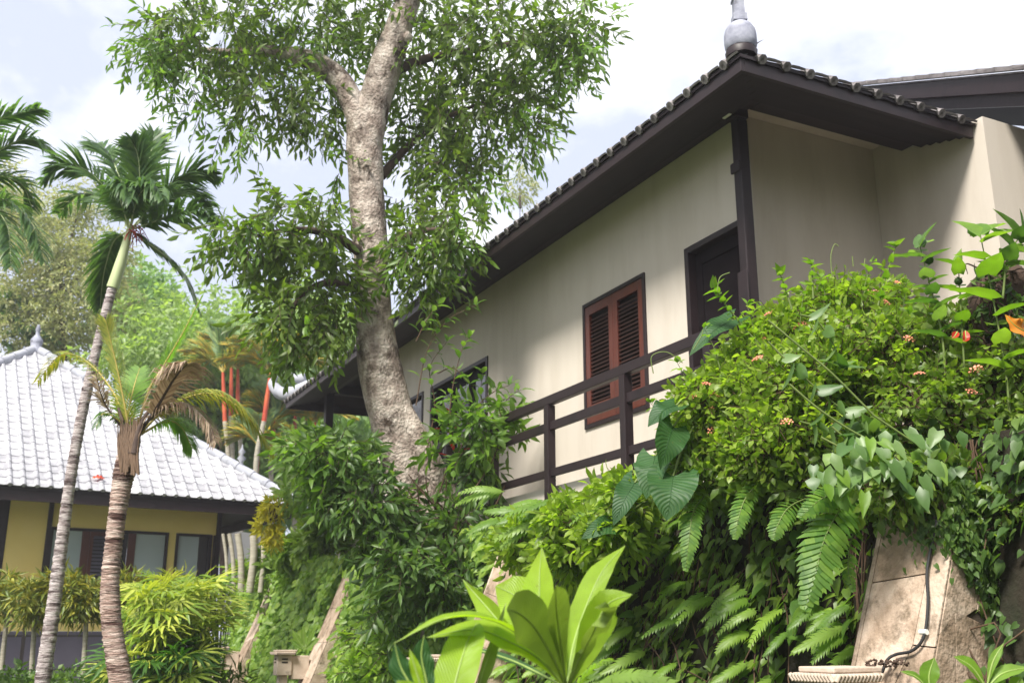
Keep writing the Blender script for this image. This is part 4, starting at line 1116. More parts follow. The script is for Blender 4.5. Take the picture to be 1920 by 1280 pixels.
SWORDF.append((sf2, [(1520, 930, 6.2), (1480, 950, 6.0), (1460, 980, 5.95), (1450, 1010, 5.95)], .085, 18))
fb_ = thing('sword_fern', at(1130, 1275, 3.4), 'fern fronds at the bottom edge under the plumeria leaves', 'fern')
for dx, dy, s_ in ((-60, -10, .34), (-80, 10, .28), (60, -30, .34), (100, -5, .36), (10, -40, .3), (-30, -10, .3)):
    P = at(1080 + dx * .6, 1285, 3.6); D = at(1080 + dx * 1.6, 1285 + dy, 3.5) - P; place('frond', random.choice(FERNL), fb_, orient(P, D, Vector((-.1, -.6, .8)), s_))

# creeping leaves on the wall: single leaves first, the rest joined
def wall_vine(u0, u1, label, n, Ln, mat, objn=0, matobj=None, z1=2.6, out=.16, zlo=0.0, T=T_HEART, tb=0, name='creeper', face=0.0):
    uc = (u0 + u1) / 2; o = thing(name, H(uc, 4.4, 1.2), label, 'creeper')
    uu = rng.uniform(u0, u1, n); zz = zlo + (z1 - zlo) * rng.random(n) ** .9
    # clumped: drop leaves where a slow wave is low
    keep = (np.sin(uu * 5.1 + zz * 3.3) + np.sin(uu * 2.3 - zz * 6.1 + 1) + rng.normal(size=n) * .9) > -.75
    uu, zz = uu[keep], zz[keep]; n = len(uu); off = rng.random(n) ** 1.5 * out
    P = np.array([tuple(H(a, wall_front(b) - .02 - c, b)) for a, b, c in zip(uu, zz, off)])
    Un, Vn = np.array(U), np.array(V)
    D = -Vn * .45 + Un * .25 + np.array([0, 0, -.75]) + rng.normal(size=(n, 3)) * .33
    N = -Vn * .8 - Un * face + np.array([0, 0, .55]) + rng.normal(size=(n, 3)) * .3
    Ls = Ln * rng.uniform(.55, 1.25, n)
    idx = np.argsort(-Ls); one = set(idx[:objn])
    for i in idx[:objn]: single_leaf(o, P[i], D[i], N[i], Ls[i] * 1.15, Ls[i] * .85, T, matobj)
    r = np.array([i for i in range(n) if i not in one])
    leaf_obj('leaf_cover', P[r], D[r], N[r], Ls[r], Ls[r] * .72, T, mat, o, tint=np.clip(rng.normal(.4 + tb, .25, len(r)), 0, 1))
    q = MB()
    for k in range(26 if u0 > 4 else 7):
        a = random.uniform(u0, u1); pts = [H(a + random.uniform(-.12, .12) * j, wall_front(2.5 - j * .5) - .04 - random.random() * .08, 2.5 - j * random.uniform(.3, .5)) for j in range(6)]
        q.tube(crom(pts, 4), .0045, 5)
    q.build('vine_stems', M['dstem'], o, kind='stuff')
    return o
wall_vine(4.32, 6.6, 'heart leaved creeper on the shaded wall just left of the large stone buttress', 2900, .09, M['vine'], 130, M['vineobj'])
wall_vine(6.6, 8.85, 'heart leaved creeper on the shaded wall right of the plumeria', 2700, .09, M['vine'], 120, M['vineobj'])
wall_vine(9.4, 13.9, 'small leaved creeper on the sunlit wall between the two middle buttresses', 13000, .10, M['fernmass'], 0, None, out=.3, face=.7, tb=.15)
wall_vine(14.5, 18.3, 'small leaved creeper on the sunlit wall left of the splintered buttress', 12000, .11, M['fernmass'], 0, None, out=.35, face=.7, tb=.15)
wall_vine(18.9, 21.2, 'pale green creeper at the far end of the wall behind the fan palms', 4000, .11, M['fernmass'], 0, None, out=.3, face=.7, tb=.15)
wall_vine(1.2, 3.72, 'dark creeper covering the wall right of the large stone buttress', 3800, .075, M['shrubdark'], 0, None)
wall_vine(3.78, 3.82, 'dark ivy spreading over the side of the large stone buttress', 4, .05, M['shrubdark'], 0, None)
# ivy on the buttress side and climbing its front
iv = thing('ivy', H(3.75, 4.4, 1.8), 'small leaved dark ivy hanging over the top and side of the large buttress', 'ivy')
n = 1500
x = rng.uniform(1770, 1870, n); y = rng.uniform(900, 1160, n); kp = (y < 1010 + (x - 1770) * 1.6 + rng.normal(size=n) * 20); x, y = x[kp], y[kp]
P = np.array([tuple(isect(a, b, u=3.755)) for a, b in zip(x, y)]) - np.array(U) * rng.random((len(x), 1)) * .05; m = len(P)
leaf_obj('leaf_cover', P, np.array([0, 0, -1.]) + rng.normal(size=(m, 3)) * .5, -np.array(U) + rng.normal(size=(m, 3)) * .4, .04, .03, T_HEART, M['shrubdark'], iv)
n = 420; t = rng.random(n); x = 1640 + t * 150 + rng.normal(size=n) * 26; y = 935 + t * 75 + rng.normal(size=n) * 28
P = np.array([tuple(on_front(a, b, off=.02 + .03 * random.random())) for a, b in zip(x, y)])
leaf_obj('leaf_spray', P, np.array([0, 0, -1.]) + rng.normal(size=(n, 3)) * .5, -np.array(V) + rng.normal(size=(n, 3)) * .4, .036, .026, T_HEART, M['shrubdark'], iv)

# ================================================================== LANTANA HEDGE AND CREEPERS OVER THE WALL TOP
def flower_mesh():
    q = MB()
    for k in range(14):
        a = k * 2.4; r = .013 * math.sqrt(k / 3.0); p = Vector((r * math.cos(a), r * math.sin(a), .006 - r * r * 12))
        q.lathe(p, [(.001, 0), (.0055, .003), (.0045, .006), (.001, .007)], 5)
    return q.mesh('flower', M['pink'])
FLM = flower_mesh()
def bush(name, label, ells, n, Ln, Wd, mat, cat='shrub', nfl=0, T=T_LANCE, twigl=.16, tb=0, shell=.45, group=None, inner=True, flY=0):
    e0 = ells[0]; o = thing(name, at(e0[0], e0[1] + e0[3], e0[4]), label, cat, group)
    P, O = ell_pts(ells, n, shell); O = nrm(O + np.array([0, 0, .35]))
    LP, LD, LN, TD = twig_leaves(P, O, 6, twigl, Ln, -.05, .9, .55); k = len(LP)
    leaf_obj('foliage', LP, LD, LN, Ln * rng.uniform(.6, 1.2, k), Wd * rng.uniform(.75, 1.2, k), T, mat, o, tint=np.clip(rng.normal(.45 + tb, .27, k), 0, 1))
    twig_mesh('twigs', P - TD * .10, TD, twigl + .12, .0035, M['dstem'], o, curve=.1)
    for i in range(nfl):
        e = random.choice(ells); d = Vector((random.uniform(-1, .9), -abs(random.uniform(.35, 1)), random.uniform(-.6, .9))).normalized()
        c = at(e[0], e[1], e[4]) + Vector((d.x * px(e[2], e[4]), d.y * e[5], d.z * px(e[3], e[4]))) * 1.06
        s = random.uniform(.9, 1.5); place('flower', FLM, o, Matrix.Translation(c) @ (Vector((d.x, d.y, d.z + .8))).to_track_quat('Z', 'Y').to_matrix().to_4x4() @ Matrix.Scale(s, 4))
    return o
E1 = [(1415, 690, 75, 50, 7.2, .45), (1365, 760, 75, 60, 7.0, .45), (1470, 650, 80, 60, 7.1, .5), (1325, 820, 55, 45, 7.0, .3), (1310, 755, 32, 35, 6.9, .25)]
E2_ = [(1560, 605, 95, 60, 7.0, .6), (1610, 690, 130, 95, 6.5, .6), (1500, 740, 130, 85, 6.5, .5), (1640, 575, 40, 35, 7, .4), (1480, 830, 120, 55, 6.4, .4)]
E3_ = [(1760, 660, 95, 70, 6.4, .5), (1850, 740, 110, 95, 6.0, .5), (1730, 790, 120, 85, 6.0, .5), (1900, 860, 90, 90, 5.8, .4), (1860, 960, 80, 80, 5.6, .35)]
bush('lantana_shrub', 'bright green lantana shrub hanging over the balcony rail beside the dark door', E1, 1500, .064, .037, M['lantana'], nfl=16)
bush('lantana_shrub', 'tall sunlit lantana shrub against the shaded porch wall', E2_, 2500, .064, .037, M['lantana'], nfl=12)
bush('lantana_shrub', 'shaded lantana shrub above the large stone buttress at the right edge', E3_, 2200, .064, .036, M['vine'], nfl=9, tb=.1)
E4_ = [(1010, 1000, 60, 22, 8.6, .4), (1090, 975, 65, 25, 8.0, .4), (1165, 935, 40, 30, 7.5, .35), (1070, 1030, 60, 30, 8.1, .3), (975, 1030, 35, 22, 8.8, .3), (1140, 1000, 50, 30, 7.5, .3)]
bush('trailing_shrub', 'light green trailing plants spilling over the wall top below the railing', E4_, 900, .10, .045, M['lantana'], tb=.05)
bush('dark_undergrowth', 'shadowed undergrowth hanging under the lantana above the wall', [(1330, 880, 90, 50, 6.9, .3), (1450, 890, 110, 45, 6.6, .3), (1560, 900, 90, 45, 6.3, .3), (1700, 900, 80, 40, 5.9, .2)], 620, .085, .05, M['vine'], tb=-.1, cat='undergrowth')
bush('trailing_shrub', 'small leaved shrub spilling over the top of the large stone buttress', [(1650, 905, 30, 14, 5.5, .12), (1715, 895, 40, 14, 5.45, .12), (1770, 890, 30, 18, 5.5, .12)], 150, .075, .042, M['vine'])
# broad leaved creeper in front of the lantana
bc = thing('broad_leaved_creeper', at(1640, 830, 5.8), 'creeper with broad pale leaves trailing over the lantana above the buttress', 'creeper')
for pts, nl in (([(1440, 640), (1500, 700), (1570, 760), (1640, 810)], 12), ([(1560, 800), (1590, 830), (1600, 880), (1590, 940)], 12), ([(1640, 800), (1680, 830), (1700, 870), (1690, 920)], 16), ([(1500, 790), (1540, 800), (1600, 810), (1650, 830)], 14), ([(1600, 840), (1640, 850), (1680, 880), (1740, 880)], 14), ([(1700, 760), (1740, 790), (1770, 830), (1790, 860)], 12), ([(1500, 590), (1530, 600), (1560, 640), (1580, 690)], 6), ([(1850, 820), (1870, 850), (1860, 900)], 6)):
    sprig(bc, pts, 5.75 + random.uniform(-.1, .15), .006, nl, .145, .085, M['broad'], T=T_HEART, up=-.1)

for k in range(75):
    e_ = random.choice(((1560, 860, 60, 40), (1640, 860, 60, 45), (1710, 850, 60, 45), (1690, 900, 50, 28), (1590, 900, 50, 32), (1760, 840, 40, 35)))
    P_ = at(e_[0] + random.uniform(-1, 1) * e_[2], e_[1] + random.uniform(-1, 1) * e_[3], random.uniform(5.2, 5.45))
    single_leaf(bc, P_, Vector((random.uniform(-.7, .5), random.uniform(-.5, -.1), random.uniform(-1.1, -.35))), Vector((random.uniform(-.6, .1), -.8, random.uniform(.2, .9))), random.uniform(.075, .15), random.uniform(.05, .085), random.choice((T_HEART, T_LANCE)), random.choice((M['broad'], M['broad'], M['broad'], M['broadbright'])))
q = MB()
for pts in ([(1480, 720), (1540, 770), (1620, 820), (1700, 850)], [(1540, 820), (1600, 850), (1680, 880), (1740, 890)], [(1640, 780), (1700, 820), (1760, 860)], [(1440, 600), (1500, 650), (1560, 700), (1640, 780)]):
    q.tube(crom(ppath(pts, 5.5), 6), .006, 6)
q.build('creeper_stem', M['stem'], bc)
# sword fern fronds
for par_, pts_, wd_, n_ in SWORDF:
    palm_frond(par_, ppath(pts_, 6), n_, wd_, wd_ * .33, M['fernsingle'], M['stem'], droop=.22, rr=.006, start=.05, fwd=.25, tipk=.2, upv=(-.25, -1, .35), lift=-.05)
# elephant ear leaves
def blade(name, parent, pts, hw, mat, Y=None, nrmv=(0, -1, .6), fold=.25, wave=.0, lobe=0.0, nw=6, ns=18, ribr=.004, waven=7, ripple=0.0, ribm='rib'):
    """big leaf on a midrib path; hw: half widths along it (metres)"""
    c = crom(pts, 8); m_ = len(c) - 1; ns = min(ns, m_); idx = np.linspace(0, m_, ns + 1); X = []; UVs = []
    nv = Vector(nrmv); hws = np.interp(np.linspace(0, 1, ns + 1), np.linspace(0, 1, len(hw)), hw)
    Lt = sum((c[i + 1] - c[i]).length for i in range(m_)); org = ORI[parent.name]
    for j, ii in enumerate(idx):
        k = int(min(m_ - 1, math.floor(ii))); p = c[k].lerp(c[k + 1], ii - k); t = (c[k + 1] - c[k]).normalized(); x = t.cross(nv).normalized(); nn = x.cross(t)
        for w in range(-nw, nw + 1):
            f = w / nw; s = j / ns
            q = p + x * (f * hws[j]) + nn * (fold * abs(f) ** 1.3 * hws[j] + wave * hws[j] * math.sin(s * PI * waven + f * 1.3) * f * f + ripple * math.sin(s * 60 - abs(f) * 6) * hws[j] * abs(f) * (1 - abs(f)) * 2)
            if lobe: q = q - t * (lobe * abs(f) ** 1.5 * (1 - s) ** 2.2 * Lt)
            X.append(tuple(q - org)); UVs.append((f, s * Lt * 3 - abs(f) * .25))
    W_ = 2 * nw + 1; F = []
    for j in range(ns):
        for w in range(W_ - 1):
            a = j * W_ + w; F += [(a, a + 1, a + W_ + 1), (a, a + W_ + 1, a + W_)]
    o = link(name, trimesh(name, np.array(X), np.array(F), mat, tint=np.full(len(F), .5), smooth=True, uv=np.array(UVs)), parent)
    q = MB(); q.tube([p - nv.normalized() * -.001 for p in c], lerp_list([ribr, ribr * .25], len(c)), 6); rb = q.build('midrib', M[ribm], o)
    return o
def ear(parent, base, tip, w, Y, roll, stalk, bend=.05):
    b, t = at(*base, Y), at(*tip, Y - .12); mdl = b.lerp(t, .5) + Vector((0, -bend, bend * .5))
    o = blade('leaf', parent, [b, mdl, t], [px(w, Y) * k for k in (.66, .96, 1.0, .98, .9, .76, .55, .3, .02)], M['ear'], nrmv=roll, fold=.18, wave=.10, lobe=.30, ribr=.0032, waven=5, ribm='ear')
    q = MB(); q.tube(crom([b, b.lerp(at(*stalk, Y + .1), .5) + Z * .03, at(*stalk, Y + .15)], 5), [.008] * 11, 6); q.build('leaf_stalk', M['stem'], parent)
ee = thing('elephant_ear', at(1290, 850, 6.6), 'elephant ear plant with big drooping dark green heart leaves beside the railing', 'plant')
ear(ee, (1262, 892), (1250, 975), 48, 6.55, (-.15, -1, .25), (1300, 800))
ear(ee, (1228, 855), (1212, 935), 38, 6.7, (-.6, -1, .2), (1290, 790))
ear(ee, (1262, 800), (1238, 880), 36, 6.6, (.5, -1, .2), (1300, 770))
ear(ee, (1268, 760), (1215, 800), 30, 6.7, (-.2, -.7, .7), (1310, 740))
ear(ee, (1372, 600), (1292, 668), 26, 6.9, (.3, -.4, .9), (1420, 640))
ear(ee, (1190, 905), (1150, 985), 26, 7.0, (-.3, -1, .3), (1260, 830))
ear(ee, (1160, 985), (1090, 1010), 22, 7.2, (-.3, -1, .3), (1230, 930))

# tall weeds at the right
def weed(label, pts, Y, nl, heads=(), Ln=.16, Wd=.09):
    o = thing('tall_weed', at(pts[0][0], pts[0][1], Y), label, 'weed', 'tall weeds rising above the hedge')
    sprig(o, pts, Y, .0075, nl, Ln, Wd, M['broad'] if nl % 2 else M['broadbright'], T=T_HEART, up=.1, start=.3)
    for x, y, r in heads:
        q = MB(); c = at(x, y, Y); R_ = px(r, Y)
        q.lathe(c - Z * R_, [(R_ * .3, 0), (R_ * .8, R_ * .3), (R_, R_), (R_ * .85, R_ * 1.5), (R_ * .3, R_ * 1.95)], 10); q.build('seed_head', M['shrubdark'], o)
        q = MB()
        for k in range(26):
            d = Vector((random.uniform(-1, 1), random.uniform(-1, 1), random.uniform(-.6, 1))).normalized(); q.tube([c + d * R_ * .8, c + d * R_ * 1.25], [R_ * .12, R_ * .03], 4)
        q.build('bracts', M['shrubdark'], o, kind='stuff')
weed('tall leafy weed with two dark ball seed heads in front of the lit wing wall', [(1775, 720), (1765, 620), (1745, 540), (1725, 462)], 5.7, 15, [(1742, 487, 9), (1733, 510, 8)])
weed('tall weed with spreading big leaves at the top beside the wing corner', [(1895, 800), (1885, 690), (1862, 560), (1838, 440)], 5.5, 10, [], .24, .14)
weed('short weed with one dark seed head between the two tall ones', [(1810, 720), (1803, 600), (1797, 500)], 5.7, 8, [(1797, 527, 8)])
weed('slender weed with small paired leaves above the sunlit lantana', [(1640, 600), (1655, 540), (1680, 460)], 6.2, 14, [], .09, .05)
weed('young weed shoot left of the slender weed above the lantana', [(1525, 560), (1523, 520), (1522, 492)], 6.4, 6, [], .08, .05)
weed('weed shoot nearest the porch post above the lantana', [(1485, 580), (1472, 540), (1462, 512)], 6.4, 8, [], .08, .05)
weed('arching shoot of small leaves reaching over the dark door', [(1440, 660), (1400, 620), (1360, 570), (1338, 538)], 6.7, 18, [], .09, .05)
for n_, (x_, y_, h_, w_) in enumerate(((1420, 600, 60, -20), (1500, 560, 50, 10), (1550, 540, 40, -10), (1595, 540, 50, 15), (1615, 520, 60, 20), (1690, 560, 60, 10), (1350, 640, 50, -30), (1295, 700, 40, -25), (1250, 770, 30, -30), (1700, 620, 60, 5))):
    o_ = thing('hedge_shoot', at(x_, y_ + 40, 6.5), 'thin leafy shoot sticking out of the sunlit lantana hedge', 'shoot', 'leafy shoots sticking out of the lantana')
    sprig(o_, [(x_, y_ + 50), (x_ + w_ * .4, y_ + 10), (x_ + w_, y_ - h_ * .5)], 6.5 + .03 * n_ * (1 if x_ < 1600 else -1), .004, 10, .075, .045, M['broadbright'], up=.1)
weed('big leafed weed at the right edge above the root mound', [(1880, 560), (1890, 480), (1915, 440)], 5.6, 9, [], .2, .11)
# tendrils
td = thing('vine_tendrils', at(1560, 500, 6.3), 'thin curling vine tendrils above the lantana against the dark wall', 'tendrils')
for pts in ([(1560, 520), (1558, 480), (1565, 458), (1572, 462)], [(1345, 545), (1350, 520), (1368, 511)], [(1600, 500), (1598, 480)], [(1620, 500), (1622, 485)], [(1225, 700), (1222, 668), (1250, 660), (1280, 680)], [(1300, 655), (1315, 630), (1318, 618)]):
    q = MB(); q.tube(crom([at(a, b, 6.3) for a, b in pts], 5), .0035, 5); q.build('tendril', M['stem'], td)
# root mound / old stump with leaves
rm = thing('root_covered_stump', at(1890, 640, 5.9), 'dark old stump wrapped in tangled roots at the right edge', 'stump')
q = MB(); cst = [at(1895, 760, 6.0), at(1890, 680, 6.0), at(1885, 600, 6.0), at(1880, 540, 6.0), at(1885, 500, 6.0)]
q.tube(crom(cst, 4), lerp_list([.2, .2, .22, .19, .09], 17), 14, jit=.15); q.build('stump', M['root'], rm)
q = MB()
for k in range(170):
    a = at(random.uniform(1835, 1935), random.uniform(500, 660), random.uniform(5.7, 6.0)); b = a + Vector((random.uniform(-.14, .14), random.uniform(-.1, .05), random.uniform(-.16, .05))); q.tube(crom([a, a.lerp(b, .5) + Vector((random.uniform(-.04, .04), 0, random.uniform(-.04, .05))), b], 4), lerp_list([.006, .002], 9), 4)
q.build('roots', M['root'], rm, kind='stuff')
crown(rm, [(1880, 560, 50, 70, 5.85, .2), (1900, 650, 40, 60, 5.8, .2)], 60, 5, .08, .07, .045, M['shrubdark'], 'stump_leaves', T=T_HEART, twigs=False)
al = thing('orange_leaf', at(1900, 610, 5.5), 'large orange withered leaf at the right edge below the stump', 'leaf')
blade('leaf_blade', al, [at(1930, 625, 5.5), at(1905, 612, 5.45), at(1884, 590, 5.45)], [.01, .05, .06, .05, .02, .002], M['orange'], nrmv=(0, -1, .3), fold=.3, wave=.2)
rb_ = thing('red_bracts', at(1805, 628, 5.6), 'two small red orange curled bracts among the weeds', 'flower')
for a, b in (((1795, 622), (1785, 634)), ((1810, 620), (1812, 640)), ((1815, 628), (1806, 640))):
    blade('petal', rb_, [at(*a, 5.6), at((a[0] + b[0]) / 2, (a[1] + b[1]) / 2 + 2, 5.58), at(*b, 5.58)], [.004, .018, .02, .012, .002], M['redleaf'], fold=.5)

# ================================================================== PLUMERIA AND OTHER FOREGROUND PLANTS
pl = thing('plumeria', at(1060, 1300, 3.0), 'young plumeria with large glowing yellow green leaves in the foreground', 'plant')
PB = (1062, 1290)
def pleaf(pts, w, prof=(.06, .22, .5, .8, 1, 1, .85, .45, .02), nv=(0, -1, .25), Y0=3.0, dY=0.0, fold=.22, mat='plum', wave=.05, par=None):
    n = len(pts); P3 = [at(x, y, Y0 + dY * i / (n - 1)) for i, (x, y) in enumerate(pts)]
    return blade('leaf', par or pl, P3, [px(w, Y0) * k for k in prof], M[mat], nrmv=nv, fold=fold, wave=wave, ribr=.004, ns=24, nw=6, ripple=.04)
OB = (.05, .12, .3, .55, .82, 1, 1, .7, .05)
pleaf([PB, (1048, 1240), (1016, 1150), (1012, 1085), (1016, 1026)], 33, dY=.1, nv=(-.5, -1, .1))
pleaf([PB, (1075, 1210), (1098, 1140), (1130, 1070), (1172, 1023)], 30, dY=.25, nv=(-.6, -.9, .5))
pleaf([PB, (1090, 1240), (1115, 1175), (1142, 1130), (1185, 1114)], 30, dY=-.1, nv=(.4, -1, .5), fold=.3)
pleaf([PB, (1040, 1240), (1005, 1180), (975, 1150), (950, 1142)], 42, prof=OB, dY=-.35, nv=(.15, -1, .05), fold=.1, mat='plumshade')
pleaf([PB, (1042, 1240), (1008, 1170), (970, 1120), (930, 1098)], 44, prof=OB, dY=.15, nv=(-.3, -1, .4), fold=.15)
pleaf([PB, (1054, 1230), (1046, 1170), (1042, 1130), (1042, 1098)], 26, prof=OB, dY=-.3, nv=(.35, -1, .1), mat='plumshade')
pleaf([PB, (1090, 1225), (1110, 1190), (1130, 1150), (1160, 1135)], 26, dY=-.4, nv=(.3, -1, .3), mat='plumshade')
pleaf([PB, (1020, 1235), (960, 1190), (915, 1140), (868, 1086)], 24, dY=.25, nv=(-.9, -.5, .5), fold=.45)
pleaf([PB, (1000, 1215), (930, 1165), (840, 1158), (740, 1205)], 24, dY=-.2, nv=(-.2, -.25, 1), fold=.25)
pleaf([PB, (1010, 1235), (960, 1205), (890, 1180), (800, 1195)], 26, dY=-.1, nv=(-.3, -.7, .7))
pleaf([PB, (1010, 1262), (960, 1238), (910, 1222), (862, 1214)], 11, dY=.2, nv=(0, -.5, 1), mat='ear')
pleaf([PB, (1075, 1250), (1085, 1215), (1100, 1190), (1118, 1190)], 24, prof=OB, dY=.2, nv=(.3, -1, .4))
pleaf([(845, 1380), (848, 1310), (864, 1240), (880, 1195), (896, 1163)], 42, prof=(.5, .75, .95, 1, 1, .95, .8, .5, .03), Y0=2.75, dY=.2, nv=(-.35, -1, .1), fold=.22)
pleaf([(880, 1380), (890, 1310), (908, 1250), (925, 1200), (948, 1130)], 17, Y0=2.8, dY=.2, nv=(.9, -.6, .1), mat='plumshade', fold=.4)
for pts in ([PB, (1050, 1330), (1060, 1400)],):
    q = MB(); q.tube([at(*p, 3.0) for p in pts], [.016, .022, .03], 10); q.tube([at(1060, 1400, 3.0), Vector((at(1060, 1400, 3).x, at(1060, 1400, 3).y, 0))], [.03, .035], 10); q.build('trunk', M['bark2'], pl)
nf = thing('glossy_leaved_seedling', at(775, 1300, 2.6), 'small plant with glossy wavy dark green leaves at the bottom left of the plumeria', 'plant')
pleaf([(800, 1330), (775, 1290), (752, 1250), (740, 1205)], 22, Y0=2.6, nv=(-.5, -1, .3), mat='ear', wave=.2, par=nf)
pleaf([(805, 1330), (800, 1280), (790, 1230), (795, 1190)], 20, Y0=2.7, nv=(.4, -1, .3), mat='ear', wave=.2, par=nf)
pleaf([(800, 1340), (790, 1290), (778, 1250), (768, 1216)], 10, Y0=2.5, nv=(.1, -1, .2), mat='plum', wave=.3, par=nf)
pleaf([(780, 1340), (760, 1300), (745, 1275)], 22, Y0=2.5, nv=(0, -.7, .7), mat='plum', par=nf)
lp_ = thing('broad_leaved_seedling', at(1790, 1330, 3.9), 'low plant with broad light green leaves at the bottom right corner', 'plant')
for pts, w, nv in (([(1745, 1300), (1742, 1265), (1752, 1232)], 17, (-.3, -1, .2)), ([(1745, 1300), (1720, 1270), (1688, 1258)], 11, (0, -.6, 1)), ([(1850, 1290), (1822, 1250), (1788, 1230)], 16, (0, -.7, .8)), ([(1850, 1290), (1862, 1240), (1882, 1205)], 8, (-.6, -1, .3)), ([(1850, 1290), (1880, 1262), (1930, 1250)], 14, (0, -.7, .8)), ([(1850, 1300), (1830, 1290), (1800, 1285)], 16, (0, -1, .5)), ([(1900, 1310), (1905, 1285), (1915, 1268)], 14, (0, -1, .3)), ([(1850, 1310), (1865, 1290), (1885, 1275)], 16, (0, -1, .6))):
    pleaf(pts, w, Y0=3.9, nv=nv, mat='broadbright', par=lp_)
sp_ = thing('leafy_seedling', at(570, 1215, 13.4), 'small bright seedling growing behind the stone box of the splintered buttress', 'plant')
for a, b in (((570, 1218), (548, 1180)), ((572, 1218), (590, 1175)), ((571, 1218), (568, 1172)), ((571, 1218), (545, 1200)), ((571, 1218), (600, 1195))):
    pleaf([a, ((a[0] + b[0]) / 2, (a[1] + b[1]) / 2), b], 5, Y0=13.3, nv=(0, -1, .4), par=sp_, mat='broadbright')

# ================================================================== PALMS
def ringed_trunk(parent, pts, wid, Y, mat, n=14, ring=.10, name='trunk'):
    c = crom(ppath(pts, Y), 26); r0 = lerp_list([px(w / 2, Y) for w in wid], len(c)); r = [a * (1 + (.06 if i % 3 == 0 else -.015) + random.uniform(-.03, .03)) for i, a in enumerate(r0)]
    q = MB(); q.tube(c, r, n, jit=.012); return q.build(name, mat, parent)

# tall slender palm
Y1 = 12.5
p1 = thing('crownshaft_palm', at(75, 1330, Y1), 'tall slender grey trunked palm with pale green crownshaft and dark bushy fronds', 'palm')
ringed_trunk(p1, [(68, 1420), (78, 1290), (100, 1140), (118, 1000), (135, 880), (155, 770), (175, 680), (192, 610), (212, 535)], [30, 28, 26, 23, 21, 20, 20, 18, 18, 18], Y1, M['palmbark'])
q = MB(); c = crom(ppath([(211, 540), (224, 500), (236, 458), (243, 430)], Y1), 6); q.tube(c, lerp_list([px(12, Y1), px(11, Y1), px(8, Y1), px(6, Y1)], len(c)), 14); q.build('crownshaft', M['shaft'], p1)
q = MB()
for k in range(40):
    a = at(250, 435, Y1) + Vector((random.uniform(-.05, .1), random.uniform(-.1, .1), random.uniform(-.08, .08))); b = a + Vector((random.uniform(-.05, .16), random.uniform(-.1, .1), random.uniform(-.2, .02))); q.tube([a, a.lerp(b, .5) + Z * .03, b], [.008, .006, .004], 5)
q.build('flower_stalks', M['redleaf'], p1, kind='stuff')
def fr(par, pts, Y, Y2, nl=44, ll=.42, lw=.045, leafm='palmleaf', ribm='shaft', **k):
    n = len(pts); return palm_frond(par, [at(x, y, Y + (Y2 - Y) * i / (n - 1)) for i, (x, y) in enumerate(pts)], nl, ll, lw, M[leafm], M[ribm], **k)
C1 = (243, 432)
for pts, y2, kw in (
    ([C1, (215, 380), (170, 325), (120, 308), (82, 335)], 12.2, {}),
    ([C1, (235, 370), (215, 310), (190, 280), (165, 268)], 13.0, {}),
    ([C1, (262, 370), (278, 310), (285, 275), (288, 250)], 12.9, {}),
    ([C1, (258, 380), (262, 330), (258, 290), (246, 262)], 12.0, {}),
    ([C1, (285, 385), (320, 345), (365, 322), (405, 330)], 12.7, {}),
    ([C1, (280, 400), (320, 365), (360, 355), (395, 385)], 13.3, {}),
    ([C1, (290, 415), (335, 400), (380, 400), (412, 420)], 11.9, {}),
    ([C1, (270, 450), (310, 480), (345, 520), (372, 580)], 12.6, dict(broken=.25, bushy=.15)),
    ([C1, (215, 450), (200, 490), (192, 530), (188, 575)], 13.2, {}),
    ([C1, (232, 395), (222, 360), (232, 350), (246, 375)], 11.8, dict(droop=.8)),
    ([C1, (252, 390), (265, 360), (290, 350), (305, 372)], 11.7, dict(droop=.8)),
    ([C1, (225, 400), (190, 370), (150, 365), (110, 400)], 13.4, dict(broken=.2))):
    fr(p1, pts, Y1, y2, **{**dict(bushy=.9, droop=.28, rr=.014, ll=.42, lw=.05, nl=66, fwd=.9), **kw})

# ragged coconut palm
Y2_ = 10.8
p2 = thing('coconut_palm', at(228, 1330, Y2_), 'shorter ragged coconut palm with red brown ringed trunk and dry hanging fronds', 'palm')
ringed_trunk(p2, [(240, 1420), (228, 1290), (212, 1190), (206, 1110), (212, 1030), (222, 950), (232, 890), (246, 820)], [47, 40, 36, 34, 31, 32, 39, 36], Y2_, M['cocobark'], n=18)
q = MB()
for k in range(90):
    x = random.uniform(226, 260); a = at(x, random.uniform(845, 892), Y2_ - .1); b = at(x + random.uniform(-6, 12), random.uniform(780, 830), Y2_ - .12); q.tube([a, a.lerp(b, .5) + Vector((random.uniform(-.02, .02), -.01, 0)), b], [.014, .012, .004], 5)
q.build('leaf_bases', M['deadleaf'], p2, kind='stuff')
q = MB(); q.tube(crom([at(243, 850, Y2_ - .1), at(232, 800, Y2_ - .1), at(222, 765, Y2_ - .05)], 5), lerp_list([.03, .014], 11), 7); q.tube(crom([at(252, 850, Y2_ - .1), at(262, 800, Y2_ - .1), at(285, 760, Y2_ - .05)], 5), lerp_list([.045, .014], 11), 7); q.build('leaf_stalks', M['deadrib'], p2)
K = (245, 822)
